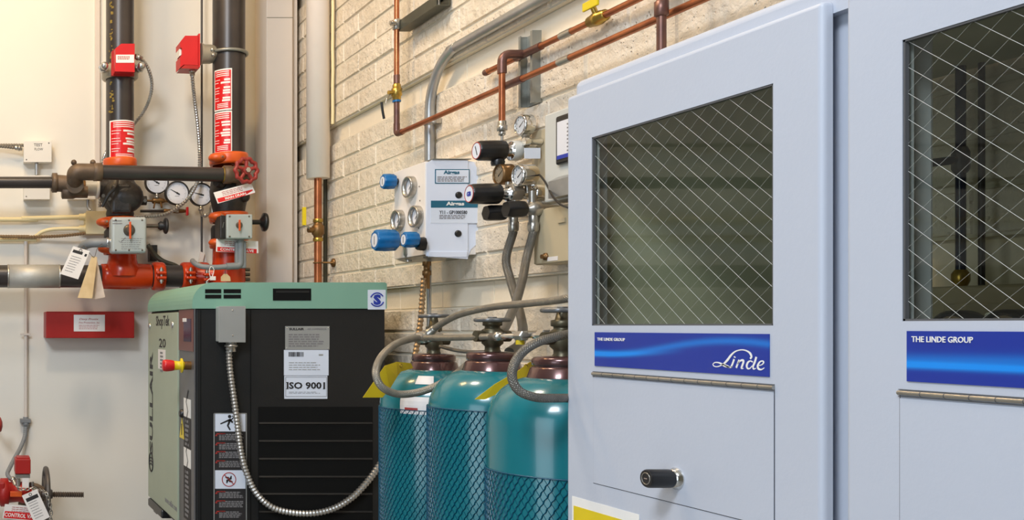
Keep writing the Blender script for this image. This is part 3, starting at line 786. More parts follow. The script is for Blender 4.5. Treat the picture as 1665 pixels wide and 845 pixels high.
# tall warning label with two pictograms
wl = flabel(347, 671, 401, 856, 'ink', 'warning_label')
fr_ = MB()
fr_.box((cx(347), CY0 - .0021, cz(855)), (cx(348.5), CY0 - .0017, cz(671))).box((cx(399.6), CY0 - .0021, cz(855)), (cx(401), CY0 - .0017, cz(671))).box((cx(347), CY0 - .0021, cz(672)), (cx(401), CY0 - .0017, cz(671)))
fr_.build('border', 'plate', wl)
for (y0, y1, pic) in ((672.5, 701, 'fall'), (764, 794, 'fan')):
    pb = MB().box((cx(349.5), CY0 - .0023, cz(y1)), (cx(398.8), CY0 - .0017, cz(y0))).build('pictogram_field', 'paperblue', wl)
    q = front((cx(372), CY0 - .0024, cz((y0 + y1) / 2))); g = MB()
    if pic == 'fall':
        g.ribbon(q, [(-.028, -.004), (-.010, .004), (.004, .010), (.012, .000)], [.004, .005, .008, .006], 0, .0004)
        g.ribbon(q, [(.004, .010), (-.004, -.010), (.004, -.024)], [.008, .006, .005], 0, .0004)
        g.lathe(q.p(.002, .020), q.n, [(0, .0055), (.0004, .0055)], 14); g.ribbon(q, [(.008, .01), (.016, .018), (.010, .022)], .004, 0, .0004)
        g.build('pictogram', 'ink', pb)
    else:
        for k_ in range(4):
            a = k_ * PI / 2 + .5; g.ribbon(q, [(0, 0), (.006 * math.cos(a), .006 * math.sin(a)), (.014 * math.cos(a + .5), .014 * math.sin(a + .5))], [.003, .008, .003], 0, .0004)
        g.build('pictogram', 'ink', pb)
        MB().torus(q.p(0, 0), (0, 1, 0), .022, .0014, 30, 6).cyl(q.p(-.016, .016, .001), q.p(.016, -.016, .001), .0014, 6).build('prohibition_ring', 'redline', pb)
for yy0 in (704, 719, 733, 748, 798, 813, 830):
    k = MB(); fine_print(k, front((cx(376), CY0 - .0018, cz(yy0 + 6))), .080, .022, 4, fill=.7, seed=int(yy0)).build('print', 'inkgrey', wl)
    k = MB().box((cx(352), CY0 - .0022, cz(yy0 + 2)), (cx(366), CY0 - .0017, cz(yy0)))
    k.prism(front((cx(351.5), CY0 - .0018, cz(yy0 + 3))), [(-.004, -.003), (.004, -.003), (0, .004)], 0, .0004).build('heading', 'redline', wl)
# junction box on the front + flexible conduit
jb = MB().box((cx(350.5), CY0 - .045, cz(555)), (cx(393), CY0 - .0005, cz(498.5)), .0025).build('junction_box', 'greybox', comp)
jc = MB().box((cx(349.5), CY0 - .0475, cz(556)), (cx(392.5), CY0 - .0455, cz(498)), .0008).build('box_cover', 'plate', jb)
sc_ = MB()
for y in (505, 545): sc_.sphere((cx(371.5), CY0 - .048, cz(y)), .0026, 10, (1, .6, 1))
sc_.build('cover_screw', 'chrome', jc)
def BZ(x, y, Y): return B(x, y, Y)
fy = CY0 - .025
cn = MB(); p0 = Vector((cx(372.5), fy, cz(556))); cn.lathe(p0, (0, 0, -1), [(0, .017), (.008, .017), (.008, .0215), (.014, .0215), (.016, .0155), (.030, .0155)], 20)
cn.build('conduit_connector', 'satin', jb)
yy = CY0 - .026
path = [B(372, 561, fy), B(374, 600, yy), B(380, 645, yy), B(386, 690, yy), B(392, 735, yy), B(402, 772, yy), B(418, 803, yy), B(442, 824, yy), B(474, 833, yy), B(510, 834, yy), B(543, 826, yy), B(573, 808, yy), B(598, 782, yy), B(616, 757, 3.12), B(632, 735, 3.125), B(650, 712, 3.16), B(664, 700, 3.3), Vector((1.49, 3.36, 1.13))]
fc = thing('flexible_conduit', path[0], 'shiny flexible metal conduit looping from grey box on the compressor', 'conduit')
MB().sweep(path, .0112, 14, pitch=.0110, depth=.26, step=.006).build('corrugated_sleeve', 'flex', fc)
MB().lathe(path[-1] + Vector((-.004, 0, 0)), (1, 0, 0), [(-.02, .014), (0, .018)], 16).build('wall_fitting', 'satin', fc)
# base and receiver below
bs = MB().box((CX0 + .0, CY0 + .05, .765), (CX1 - .03, CY0 + .11, .799)).box((CX0 + .0, CY1 - .11, .765), (CX1 - .03, CY1 - .05, .799))
bs.build('base_rail', 'black', comp)
MB().box((CX0 - .02, CY1 - .30, .785), (CX0 + .06, CY1 - .04, Z_PB - .001), .006).build('base_block', 'black', comp)
rc = MB().lathe((.70, 3.53, .50), (1, 0, 0), [(0, .05), (.02, .15), (.05, .21), (.09, .245), (.12, .25), (.62, .25), (.65, .245), (.69, .21), (.72, .15), (.735, .05)], 36).build('receiver_tank', 'compblack', comp)
for xx in (.82, 1.30):
    for yy in (3.38, 3.68): MB().box((xx - .03, yy - .03, 0), (xx + .03, yy + .03, .36)).build('leg', 'compblack', comp)

# ================================================================ GAS CYLINDERS
TR = .115
def dome(zn):
    pr = [(.0, .098), (.012, .110), (.03, TR)]
    zb = zn - .082
    for k in range(13):
        a = PI / 2 * k / 12
        pr.append((zb + .082 * math.sin(a), .040 + (TR - .040) * math.cos(a)))
    return pr
def dome_pt(zn, X, Y, ang, t, off):      # t in 0..1 up the dome
    zb = zn - .082; a = PI / 2 * t
    r = .040 + (TR - .040) * math.cos(a) + off * math.cos(a); z = zb + .082 * math.sin(a) + off * math.sin(a)
    return Vector((X + r * math.sin(ang), Y - r * math.cos(ang), z))
def dome_patch(zn, X, Y, a0, a1, t0, t1, th=.0008, n=10, m_=4, off=.0006):
    mb = MB(); vs = []
    for o_ in (off, off + th):
        for j in range(m_ + 1):
            for i in range(n + 1): vs.append(dome_pt(zn, X, Y, lerp(a0, a1, i / n), lerp(t0, t1, j / m_), o_))
    K = (n + 1) * (m_ + 1); fs = []
    for j in range(m_):
        for i in range(n):
            q = j * (n + 1) + i; fs.append((K + q, K + q + 1, K + q + n + 2, K + q + n + 1)); fs.append((q, q + n + 1, q + n + 2, q + 1))
    for i in range(n):
        fs.append((i, i + 1, K + i + 1, K + i)); q = m_ * (n + 1) + i; fs.append((q + 1, q, K + q, K + q + 1))
    for j in range(m_):
        q = j * (n + 1); fs.append((q + n + 1, q, K + q, K + q + n + 1)); q += n; fs.append((q, q + n + 1, K + q + n + 1, K + q))
    return mb.add(vs, fs)
def tank(X, Y, zn, net_top, wz, rotw, label):
    t = thing('gas_cylinder', (X, Y, 0), label, 'gas cylinder', 'teal gas cylinders in blue netting')
    b = MB().lathe((X, Y, 0), (0, 0, 1), dome(zn), 56).build('cylinder_body', 'tank', t)
    col_ = MB().lathe((X, Y, zn), (0, 0, 1), [(-.010, .054), (-.006, .0555), (.000, .053), (.014, .0485), (.017, .046), (.018, .043), (.019, .046), (.030, .046), (.034, .042), (.036, .022)], 40).build('neck_ring', 'collar', t)
    vb = MB().lathe((X, Y, zn + .034), (0, 0, 1), [(0, .017), (.006, .014), (.012, .014), (.018, .020), (.044, .020), (.048, .014), (.052, .014), (.053, .018), (.063, .018), (.064, .012), (wz - .034, .008)], 8)
    vb.cyl((X - .034, Y, zn + .066), (X + .034, Y, zn + .066), .011, 12)
    vb.build('valve', 'valvebody', t)
    hw = MB(); c = Vector((X, Y, zn + wz)); hw.torus(c, (0, 0, 1), .029, .0042, 40, 8, lobe=lambda a: .05 * math.cos(8 * a))
    for k in range(4):
        a = rotw + k * PI / 2; hw.cyl(c, c + Vector((math.cos(a), math.sin(a), 0)) * .028, .0032, 8)
    hw.cyl(c - Vector((0, 0, .007)), c + Vector((0, 0, .006)), .008, 12)
    hw.build('valve_wheel', 'valvewheel', t)
    nt_ = MB(); ns = 64; w_c = 2 * PI / ns; rate = 4.9; zt = EYE - net_top; zb = .02
    zs_f = [zt - i * .0028 for i in range(int((zt - .90) / .0028))]; zs_c = [.89 - i * .02 for i in range(44)]
    for sgn, hw_, hh in ((1, .00105, .0016), (-1, .00035, .0007)):
        zl = (zs_f + zs_c) if sgn > 0 else [zt - i * .02 for i in range(int((zt - zb) / .02))]
        for k in range(ns):
            vs = []; a0 = k * w_c
            for z in zl:
                a = a0 + sgn * rate * (z - zt); rr = TR + .0010
                if sgn > 0 and z > .89: a += .0009 / rr * math.sin(2 * PI * (z - zt) / .0112 + k * .9)
                ca, sa = math.cos(a), math.sin(a); da = hw_ / rr
                vs += [(X + rr * math.cos(a - da), Y + rr * math.sin(a - da), z), (X + (rr + hh) * ca, Y + (rr + hh) * sa, z), (X + rr * math.cos(a + da), Y + rr * math.sin(a + da), z)]
            fs = []
            for i in range(len(zl) - 1):
                q = 3 * i; fs += [(q + 1, q + 4, q + 3, q), (q + 2, q + 5, q + 4, q + 1)]
            nt_.add(vs, fs)
    nt_.torus((X, Y, zt), (0, 0, 1), TR + .0015, .0012, 56, 6)
    nt_.build('netting_sleeve', 'net', t)
    return t
T1 = (1.087, 2.244, EYE - .100); T2 = (1.043, 1.915, EYE - .087); T3 = (1.024, 1.660, EYE - .088)
t1 = tank(*T1, .189, .122, .3, 'teal gas cylinder in blue netting nearest the compressor')
t2 = tank(*T2, .161, .098, .9, 'middle teal gas cylinder in blue netting, narrow yellow tag on its neck')
t3 = tank(*T3, .248, .114, .5, 'teal gas cylinder beside grey cabinet, netting starting lower down')
AX = lambda T, x: math.asin(max(-1, min(1, ((x - PX0) / FOC * (T[1] - .08) - T[0]) / .11)))
s_ = dome_patch(T1[2], T1[0], T1[1], R(-62), R(8), -.12, .18, n=14).build('paper_sticker', 'paper', t1)
dome_patch(T1[2], T1[0], T1[1], R(-56), R(-42), -.05, -.01, off=.0016).build('print', 'redline', s_)
dome_patch(T1[2], T1[0], T1[1], R(-48), R(-26), .42, .62).build('small_sticker', 'paper', t1)
s_ = dome_patch(T3[2], T3[0], T3[1], R(-22), R(60), -.02, .07).build('text_sticker', 'paperblue', t3)
dome_patch(T3[2], T3[0], T3[1], R(-19), R(20), .0, .05, off=.0016).build('print', 'inkgrey', s_)

def tag_plate(rows, th, name, m, label, cat, hole=None, group=None):
    """bent plate: rows of (left point, right point)"""
    mb = MB(); vs = []; n = len(rows)
    for a, b in rows: vs += [Vector(a), Vector(b)]
    nrm = (vs[1] - vs[0]).cross(vs[2] - vs[0]).normalized() * th
    vs2 = [v + nrm for v in vs]; N = len(vs); fs = []
    for i in range(n - 1):
        q = 2 * i; fs += [(q, q + 1, q + 3, q + 2), (N + q, N + q + 2, N + q + 3, N + q + 1), (q, q + 2, N + q + 2, N + q), (q + 1, N + q + 1, N + q + 3, q + 3)]
    fs += [(0, N, N + 1, 1), (N - 2, N - 1, 2 * N - 1, 2 * N - 2)]
    mb.add(vs + vs2, fs)
    t = thing(name, vs[0], label, cat, group)
    mb.build('card', m, t)
    if hole:
        MB().torus(hole, (0, 1, 0), .0032, .0010, 14, 6).build('eyelet', 'brass', t)
    return t
Yt = T1[1] - .058
tag_plate([(B(668, 590, Yt), B(672, 598, Yt)), (B(645, 588, Yt - .02), B(652, 604, Yt - .02)), (B(626, 594, Yt - .05), B(646, 612, Yt - .04)), (B(610, 617, Yt - .06), B(634, 632, Yt - .055)), (B(590, 646, Yt - .065), B(622, 646, Yt - .06))], .0007, 'cylinder_tag', 'tagyellow', 'wide yellow card tag hanging off the cylinder next to the compressor', 'tag', B(652, 594, Yt - .024), 'yellow cylinder tags')
Yt = T2[1] - .07
tag_plate([(B(881, 592, Yt), B(876, 604, Yt)), (B(862, 588, Yt - .01), B(868, 606, Yt - .01)), (B(842, 603, Yt - .03), B(850, 616, Yt - .03)), (B(805, 624, Yt - .05), B(818, 636, Yt - .05)), (B(772, 649, Yt - .055), B(789, 649, Yt - .055))], .0007, 'cylinder_tag', 'tagyellow', 'narrow yellow card tag lying edge-on over the middle cylinder', 'tag', B(855, 595, Yt - .016), 'yellow cylinder tags')

def hose(name, path, r, m, label, ends=(), cat='hose', pitch=None, group=None, depth=.16):
    t = thing(name, path[0], label, cat, group)
    MB().sweep(path, r, 14, pitch=pitch, step=.006, depth=depth).build('braided_sleeve' if m in ('hose', 'hosedark') else 'sleeve', m, t)
    P = smooth_path(path, .006)
    for e in ends:
        p, q = (P[0], P[1]) if e == 0 else (P[-1], P[-2])
        d = (q - p).normalized()
        mb = MB(); mb.lathe(p - d * .012, d, [(0, r * 1.15), (.010, r * 1.15), (.011, r * 1.55), (.020, r * 1.55), (.021, r * 1.25), (.034, r * 1.25), (.036, r * 1.02)], 6 if e else 12)
        mb.build('end_fitting', 'satin', t)
    return t
hose('braided_hose', [B(690, 549, 2.17), B(668, 551, 2.14), B(642, 560, 2.10), B(620, 580, 2.06), B(611, 605, 2.03), B(620, 628, 2.02), B(645, 640, 2.02), B(678, 638, 2.02), B(712, 626, 2.02), B(742, 608, 2.03), B(762, 592, 2.06), B(790, 580, 2.10)], .0078, 'hose', 'braided steel hose looping out beside the compressor and back', (0,), group='braided hoses on the cylinders')
hose('braided_hose', [B(697, 543, 2.15), B(712, 530, 2.12), B(740, 514, 2.05), B(770, 505, 1.98), B(808, 498, 1.90), B(860, 493, 1.78), B(905, 488, 1.68), B(940, 482, 1.62), Vector((1.12, 1.60, 1.56))], .0070, 'hose', 'braided steel hose arching over the cylinder valves towards the cabinet', (0,), group='braided hoses on the cylinders')
hose('braided_hose', [B(692, 549, 2.13), B(730, 549, 2.03), B(770, 548, 1.93), B(812, 546.5, 1.858)], .0064, 'hose', 'straight braided hose crossing in front of middle cylinder valve', (1,), group='braided hoses on the cylinders')
hose('braided_hose', [B(940, 539, 1.56), B(915, 545, 1.545), B(880, 554, 1.535), B(852, 570, 1.53), B(836, 592, 1.525), B(833, 616, 1.52), B(845, 636, 1.515), B(872, 646, 1.51), B(905, 647, 1.52), B(922, 647, 1.535), Vector((.985, 1.551, 1.382))], .0070, 'hosedark', 'thick grey hose looping in front of the cylinder by cabinet', (), group='braided hoses on the cylinders')
hose('thin_hose', [B(716, 563, 2.20), B(740, 569, 2.14), B(765, 572, 2.07), B(792, 572, 2.0)], .0042, 'hosedark', 'thin grey tube between the two far cylinder necks', ())
mf = thing('manifold_fitting', B(818, 546, 1.85), 'silver pipe fittings between the valves of the two nearer cylinders', 'pipe fitting')
p0 = B(819, 546.2, 1.845); p1 = B(889, 545, 1.700); dv = p1 - p0; Lm = dv.length
MB().lathe(p0, dv, [(0, .0052), (Lm * .25, .0052), (Lm * .26, .0046), (Lm * .7, .0046), (Lm * .72, .0062), (Lm * .78, .0062), (Lm, .0046)], 14).build('tube', 'chrome', mf)
MB().lathe(p0 + dv * .34, dv, [(0, .0082), (.001, .0098), (.024, .0098), (.025, .0082)], 6, smooth=False).build('tee_body', 'satin', mf)
MB().lathe(p0 + dv * .40 - Vector((0, 0, .012)), (0, 0, -1), [(-.004, .007), (.0, .0075), (.004, .0075)], 8).build('yellow_cap', 'tagyellow', mf)
MB().lathe(p0 + dv * .86, dv, [(0, .0085), (.001, .011), (.02, .011), (.021, .0085)], 6, smooth=False).build('end_nut', 'satin', mf)
# manifold nut at the far cylinder valve
mg = thing('manifold_union', B(693, 547, 2.16), 'dull hose union on the valve of the cylinder nearest compressor', 'pipe fitting')
pc = B(697, 547, 2.165)
MB().sphere(pc, .013, 12).lathe(pc, (1, 0, 0), [(-.03, .008), (-.02, .012), (.018, .012), (.03, .008)], 8).build('union_body', 'satin', mg)

# ================================================================ RIGHT WALL
g_ = 'fittings'
# jacketed drain pipe with copper below
dX, dY = 1.42, YX(517, 1.42)
dp = thing('jacketed_pipe', (dX, dY, EYE + .58), 'wide vertical pipe in a cream plastic jacket by the corner', 'pipe')
zj = B(0, 290, dY).z
MB().lathe((dX, dY, zj), (0, 0, 1), [(0, .040), (.0, .0445), (ZC - zj - .001, .0445)], 36).build('jacket', 'pvc', dp)
MB().cyl((dX, dY, .01), (dX, dY, zj + .01), .0148, 20).build('copper_pipe', 'copper', dp)
cv = MB(); z = B(0, 374, dY).z
cv.lathe((dX, dY, z), (0, 0, 1), [(-.030, .016), (-.020, .019), (-.016, .024), (.016, .024), (.020, .019), (.030, .016)], 16)
cv.cyl((dX, dY, z), (dX - .042, dY - .01, z), .011, 12); cvb = cv.build('ball_valve', 'bronze', dp)
uu = MB()
for dz_ in (.038, -.038): uu.lathe((dX, dY, z + dz_), (0, 0, 1), [(-.008, .016), (-.006, .0195), (.006, .0195), (.008, .016)], 12)
uu.build('union_ring', 'brass', cvb)
MB().sweep(bent([(dX - .036, dY - .012, z), (dX - .046, dY - .02, z + .012), tuple(B(494.5, 366, dY - .02))], .004), .0035, 8, smoothpath=False).build('lever_arm', 'satin', cvb)
MB().box(B(492.5, 366, dY - .024), B(496.5, 337, dY - .012), .0015).build('lever_handle', 'yellow', cvb)
cl = MB(); z = B(0, 427, dY).z
cl.torus((dX, dY, z), (0, 0, 1), .0165, .0028, 24, 8); cl.cyl((dX + .015, dY - .01, z), tuple(L(543, 427, 1.470)), .004, 10)
pl = L(543, 427, 1.481); cl.lathe(pl, (-1, 0, 0), [(0, .0175), (.006, .0175), (.010, .010), (.014, .006)], 20)
cl.build('wall_clamp', 'bronze', dp)
gY = YX(528.5, 1.4725)
single(MB().lathe((1.4728, gY, 0.01), (0, 0, 1), [(0, .0078), (ZC - .02, .0078)], 18), 'grey_conduit', 'strutdark', 'dark grey conduit rising behind the jacketed cream pipe', 'conduit')
yf = MB(); pth = [(1.466, YX(541, 1.466), EYE + .80 + k * .05 + random.uniform(-.004, .004)) for k in range(0, 38)]
pth = [(a_ + random.uniform(-.0012, .0012), b_, c_) for a_, b_, c_ in pth]
yf.sweep(pth, .0062, 10, smoothpath=False)
single(yf, 'foam_strip', 'cream', 'thin ochre strip of foam beside the jacketed cream pipe', 'pipe insulation')

# copper drop with ball valve and the long run along the wall
cX = 1.424; cY = YX(645, cX); Hc = (PY0 - 218) / (645 - PX0) * cX
cp = thing('copper_pipe', (cX, cY, EYE + Hc), 'copper pipe dropping from above then running along the block wall', 'pipe')
path = bent([(cX, cY, ZC - .01), (cX, cY, EYE + Hc), (cX, .62, EYE + Hc)], .012)
MB().sweep(path, .0082, 14, smoothpath=False).build('tube', 'copper', cp)
def collar(mb, p, d, r, h): return mb.lathe(Vector(p) - Vector(d) * h / 2, d, [(0, r * .93), (h * .1, r), (h * .9, r), (h, r * .93)], 16)
cc = MB()
cc.sweep(bent([(cX, cY, EYE + Hc + .035), (cX, cY, EYE + Hc), (cX, cY - .04, EYE + Hc)], .014), .0100, 14, smoothpath=False)
cc.build('elbow', 'copperdark', cp)
cc = MB(); zt = B(0, 100, cY).z; cc.cyl((cX, cY, B(0, 137, cY).z), (cX, cY, B(0, 122, cY).z), .0096, 14); cc.cyl((cX, cY, B(0, 205, cY).z), (cX, cY, B(0, 166, cY).z), .0090, 14)
cc.build('solder_joint', 'copperdark', cp)
bv = MB(); z = B(0, 150, cY).z
bv.lathe((cX, cY, z), (0, 0, 1), [(-.028, .0100), (-.024, .0130), (-.014, .0130), (-.012, .0165), (.012, .0165), (.014, .0130), (.024, .0130), (.028, .0100)], 14)
bv.cyl((cX, cY, z), (cX - .030, cY - .006, z - .002), .0065, 12); b_ = bv.build('ball_valve', 'brass', cp)
MB().sweep(bent([tuple(B(636, 152, cY)), tuple(B(629, 160, cY - .01)), tuple(B(627, 168, cY - .01))], .003), .0022, 8, smoothpath=False).build('lever_arm', 'satin', b_)
MB().sweep([B(620.5, 166, cY - .012), B(622, 180, cY - .012), B(624.5, 193, cY - .012)], .0042, 8).build('lever_grip', 'black', b_)
MB().cyl(B(645, 166, cY) , B(645, 163, cY), .0135, 14).build('gland_ring', 'knobblue', b_)
cl = MB(); z = B(0, 40, cY).z
cl.lathe((cX, cY, z - .017), (0, 0, 1), [(0, .0105), (.002, .0125), (.032, .0125), (.034, .0105)], 16); cl.cyl((cX - .008, cY - .012, z), (cX - .03, cY - .016, z + .002), .0065, 6); cl.cyl((cX - .02, cY - .014, z), (cX - .024, cY - .0148, z), .0095, 6)
cl.build('pipe_clamp', 'satin', cp)
def strut(name, fr, Lg, m, label, w_=.041, d_=.021, t=.0025):
    """C-channel: length along u, open side towards +n"""
    mb = MB()
    mb.fbox(fr, 0, -w_ / 2, Lg, w_ / 2, -d_, -d_ + t)
    for s in (-1, 1):
        mb.fbox(fr, 0, s * w_ / 2 - (t if s > 0 else 0), Lg, s * w_ / 2 + (t if s < 0 else 0), -d_ + t, 0)
        mb.fbox(fr, 0, s * w_ / 2 - (.010 if s > 0 else t), Lg, s * w_ / 2 + (t if s > 0 else .010) - (t if s > 0 else 0), -t, 0) if False else None
        a = (w_ / 2 - .009, w_ / 2 - t) if s > 0 else (-w_ / 2 + t, -w_ / 2 + .009)
        mb.fbox(fr, 0, a[0], Lg, a[1], -t, 0)
    return set_tags(mb.build(name, m), label, 'channel')
zst = B(0, 40, cY).z
bk = thing('strut_bracket', (1.46, 3.0, zst), 'dark steel channel bracket holding the copper drop pipe', 'bracket')
fb = F((1.45, cY + .005, zst - .002), (0, -1, 0), (0, 0, 1))
mb = MB(); Lg = .26; w_, d_, t_ = .042, .032, .003
fdn = F((1.452, cY + .01, zst - .004), (0, -1, 0), (1, 0, 0))   # n = -Z : open side faces down
mb.fbox(fdn, 0, -w_ / 2, Lg, w_ / 2, -d_ / 2, -d_ / 2 + t_)
for s in (-1, 1):
    mb.fbox(fdn, 0, min(s * w_ / 2, s * (w_ / 2 - t_)), Lg, max(s * w_ / 2, s * (w_ / 2 - t_)), -d_ / 2 + t_, d_ / 2)
    mb.fbox(fdn, 0, min(s * (w_ / 2 - t_), s * (w_ / 2 - .010)), Lg, max(s * (w_ / 2 - t_), s * (w_ / 2 - .010)), d_ / 2 - t_, d_ / 2)
mb.build('channel', 'strutdark', bk)
MB().cyl(fdn.p(Lg - .03, 0, -d_ / 2 + t_), fdn.p(Lg - .03, 0, d_ / 2 - .004), .008, 6).build('bolt', 'silver', bk)

# big galvanised conduit
qX = 1.463; qY = YX(698.5, qX); Hq = .826
gc = thing('bent_conduit', (qX, qY, EYE + .47), 'thick galvanised conduit bending from vertical to run along the wall', 'conduit')
path = [Vector((qX, qY, EYE + .473)), Vector((qX, qY, EYE + .60)), Vector((qX, qY, EYE + .655))]
for k in range(1, 9):
    a = PI / 2 * k / 9; path.append(Vector((qX, qY - .165 * (1 - math.cos(a)), EYE + .661 + .165 * math.sin(a))))
path += [Vector((qX, qY - .165, EYE + Hq)), Vector((qX, qY - .35, EYE + Hq)), Vector((qX, .6, EYE + Hq))]
MB().sweep(path, .0148, 18, step=.02).build('tube', 'galv', gc)
st_ = MB(); z = B(0, 200, qY).z
st_.lathe((qX, qY, z - .008), (0, 0, 1), [(0, .0152), (.001, .0164), (.015, .0164), (.016, .0152)], 18); st_.box((qX + .002, qY - .04, z - .008), (1.4812, qY - .014, z + .008), .001)
st_.build('strap', 'satin', gc)

# upper copper run, with stub end, tee, drop and yellow valve tag
uX = 1.455; uH = (PY0 - 118) / (790 - PX0) * uX; u0 = YX(790, uX)
uc = thing('copper_pipe', (uX, u0, EYE + uH), 'upper copper pipe with yellow tagged valve running along the wall', 'pipe')
MB().cyl((uX, u0, EYE + uH), (uX, .62, EYE + uH), .0080, 14).build('tube', 'copper', uc)
MB().cyl((uX, u0 + .004, EYE + uH), (uX, u0 - .014, EYE + uH), .0096, 14, bev=.002).build('end_cap', 'copperdark', uc)
ty = YX(852, uX); bX = 1.398; by = ty
d_ = MB(); d_.sweep(bent([(uX, ty, EYE + uH), (bX, ty, EYE + uH), (bX, ty, EYE + uH - .05)], .022), .0112, 14, smoothpath=False)
d_.cyl((uX, ty + .035, EYE + uH), (uX, ty - .075, EYE + uH), .0104, 14); d_.build('tee_joint', 'copperdark', uc)
zr = B(0, 197, ty).z
MB().cyl((bX, ty, EYE + uH - .04), (bX, ty, zr), .0078, 14).build('drop_tube', 'copper', uc)
n_ = MB(); n_.lathe((bX, ty, B(0, 213, ty).z), (0, 0, 1), [(0, .010), (.001, .0125), (.014, .0125), (.015, .0105), (.025, .0105), (.026, .009)], 8); n_.lathe((bX, ty, B(0, 221, ty).z), (0, 0, 1), [(0, .004), (.003, .0085), (.011, .0085), (.013, .005)], 12); n_.cyl((bX, ty, B(0, 246, ty).z), (bX, ty, B(0, 215, ty).z), .0032, 10)
n_.build('drop_fitting', 'satin', uc)
vy = YX(972, uX); vz = EYE + uH
m2 = MB(); m2.lathe((uX, vy + .03, vz), (0, -1, 0), [(0, .010), (.004, .0135), (.018, .0135), (.02, .016), (.04, .016), (.042, .0135), (.056, .0135), (.06, .010)], 12); m2.cyl((uX, vy, vz), (uX - .012, vy, vz + .028), .006, 10)
b_ = m2.build('ball_valve', 'brass', uc)
MB().box((uX - .020, vy - .028, vz + .022), (uX - .014, vy + .026, vz + .042), .002).build('lever_handle', 'yellow', b_)
MB().cyl((uX, YX(930, uX), EYE + uH), (uX, YX(912, uX), EYE + uH), .0092, 12).build('pipe_clip', 'satin', uc)
MB().cyl((cX, YX(928, cX), EYE + Hc), (cX, YX(909, cX), EYE + Hc), .0094, 12).build('pipe_clip', 'satin', cp)
MB().cyl((cX, YX(850, cX), EYE + Hc), (cX, YX(822, cX), EYE + Hc), .0098, 12).build('tee_joint', 'copperdark', cp)
# vertical galvanised strut on the wall
sY0 = YX(842, 1.46); 
fs_ = F((1.459, YX(854, 1.459), EYE + .572), (0, 0, 1), (0, 1, 0))
o = strut('wall_channel', fs_, .185, 'strut', 'short upright galvanised channel behind the copper pipes on the wall', .062, .024)
# dark vertical pipe above the cabinet
pX = 1.398; pY = YX(1075.5, pX)
dk = thing('dark_pipe', (pX, pY, 0), 'tarnished vertical pipe standing behind the pale cabinet top', 'pipe')
MB().lathe((pX, pY, .01), (0, 0, 1), [(0, .0085), (ZC - .02, .0085)], 16).build('tube', 'copperdark', dk)
MB().lathe((pX, pY, B(0, 27, pY).z), (0, 0, 1), [(0, .0095), (.002, .0125), (.03, .0125), (.032, .0095)], 16).build('coupling', 'copperdark', dk)

# ---- change-over box with white cover
aX = 1.335; aY = 2.807; aYf = YX(641, aX)
zt_, zb_ = EYE + .474, EYE + .205
ab = thing('gas_changeover_box', (1.4, 2.9, zb_), 'white wall box with blue knobs, gauges and teal print labels', 'gas control box')
xr = 1.483
body_ = MB().box((aX, aY + .001, zb_), (xr, aYf, zt_), .0015).build('housing', 'plateface', ab)
cov = MB(); fa = front((0, aY, 0))
cov.prism(fa, [(aX + .001, zb_ - .006), (1.455, zb_ - .013), (1.455, zt_ + .002), (aX + .018, zt_ + .004), (aX + .001, zt_ - .006)], .0005, .006)
cvo = cov.build('front_cover', 'airbox', ab)
fl = MB().prism(fa, [(1.4555, zb_ - .014), (1.466, zb_ + .014), (1.4885, zb_ + .035), (1.4885, zt_ - .028), (1.474, zt_ - .002), (1.4555, zt_ + .002)], -.004, .0015).build('side_flange', 'airbox', ab)
MB().box((aX + .016, aY - .012, zt_ + .0042), (1.462, aY + .06, zt_ + .0062)).build('top_flange', 'strut', ab)
MB().add([(aX + .002, aYf - .01, zb_ - .002), (aX - .02, aY + .10, zb_ - .004), (aX - .01, aY - .012, zb_ - .004), (aX + .05, aY - .016, zb_ - .012), (aX + .07, aY + .02, zb_ - .016), (aX + .03, aYf - .02, zb_ - .012)], [(0, 1, 2, 3, 4, 5), (5, 4, 3, 2, 1, 0)]).build('bottom_flange', 'strut', ab)
MB().fbox(front((0, aY, zb_)), aX + .004, -.008, 1.452, .008, .0062, .009, .001).build('cover_lip', 'airbox', cvo)
ap = lambda x, y: ((x - PX0) / FOC * aY, EYE + (PY0 - y) / FOC * aY)
def arect(x0, y0, x1, y1, c0, c1, m, nm, par):
    a, b = ap(x0, y1); c, d = ap(x1, y0); return MB().fbox(front((0, aY, 0)), a, b, c, d, c0, c1).build(nm, m, par)
l_ = arect(705.5, 275.5, 761.5, 299, .0062, .0070, 'teallabel', 'name_label', cvo)
arect(707, 277, 760, 297.5, .0070, .0074, 'paperblue', 'label_field', l_)
ax_, az_ = ap(732, 281.5); text('Airgas', front((ax_, aY, az_)), .046, .014, 'teallabel', l_, c=.0075, bold=.04)
k = MB(); ax_, az_ = ap(733, 291.5); fine_print(k, front((ax_, aY - .0075, az_)), .085, .016, 4, seed=2).build('print', 'inkgrey', l_)
l_ = arect(699, 326.5, 775, 338, .0062, .0070, 'teallabel', 'title_label', cvo)
ax_, az_ = ap(738, 332.3); text('Airgas', front((ax_, aY, az_)), .052, .014, 'white', l_, c=.0071, bold=.04)
l_ = arect(698.5, 338, 775, 363, .0062, .0068, 'paperblue', 'part_number_label', cvo)
ax_, az_ = ap(735, 345.5); text('Y11 - GP1000580', front((ax_, aY, az_)), .080, .0105, 'ink', l_, c=.0069, bold=.015)
k = MB(); ax_, az_ = ap(735, 353); fine_print(k, front((ax_, aY - .0069, az_)), .08, .013, 3, seed=6).build('print', 'inkgrey', l_)
for x, y in ((744, 317.5), (743, 380)):
    ax_, az_ = ap(x, y); MB().lathe((ax_, aY - .006, az_), (0, -1, 0), [(0, .0100), (.002, .0098), (.005, .007)], 20).build('plug_button', 'black', cvo)
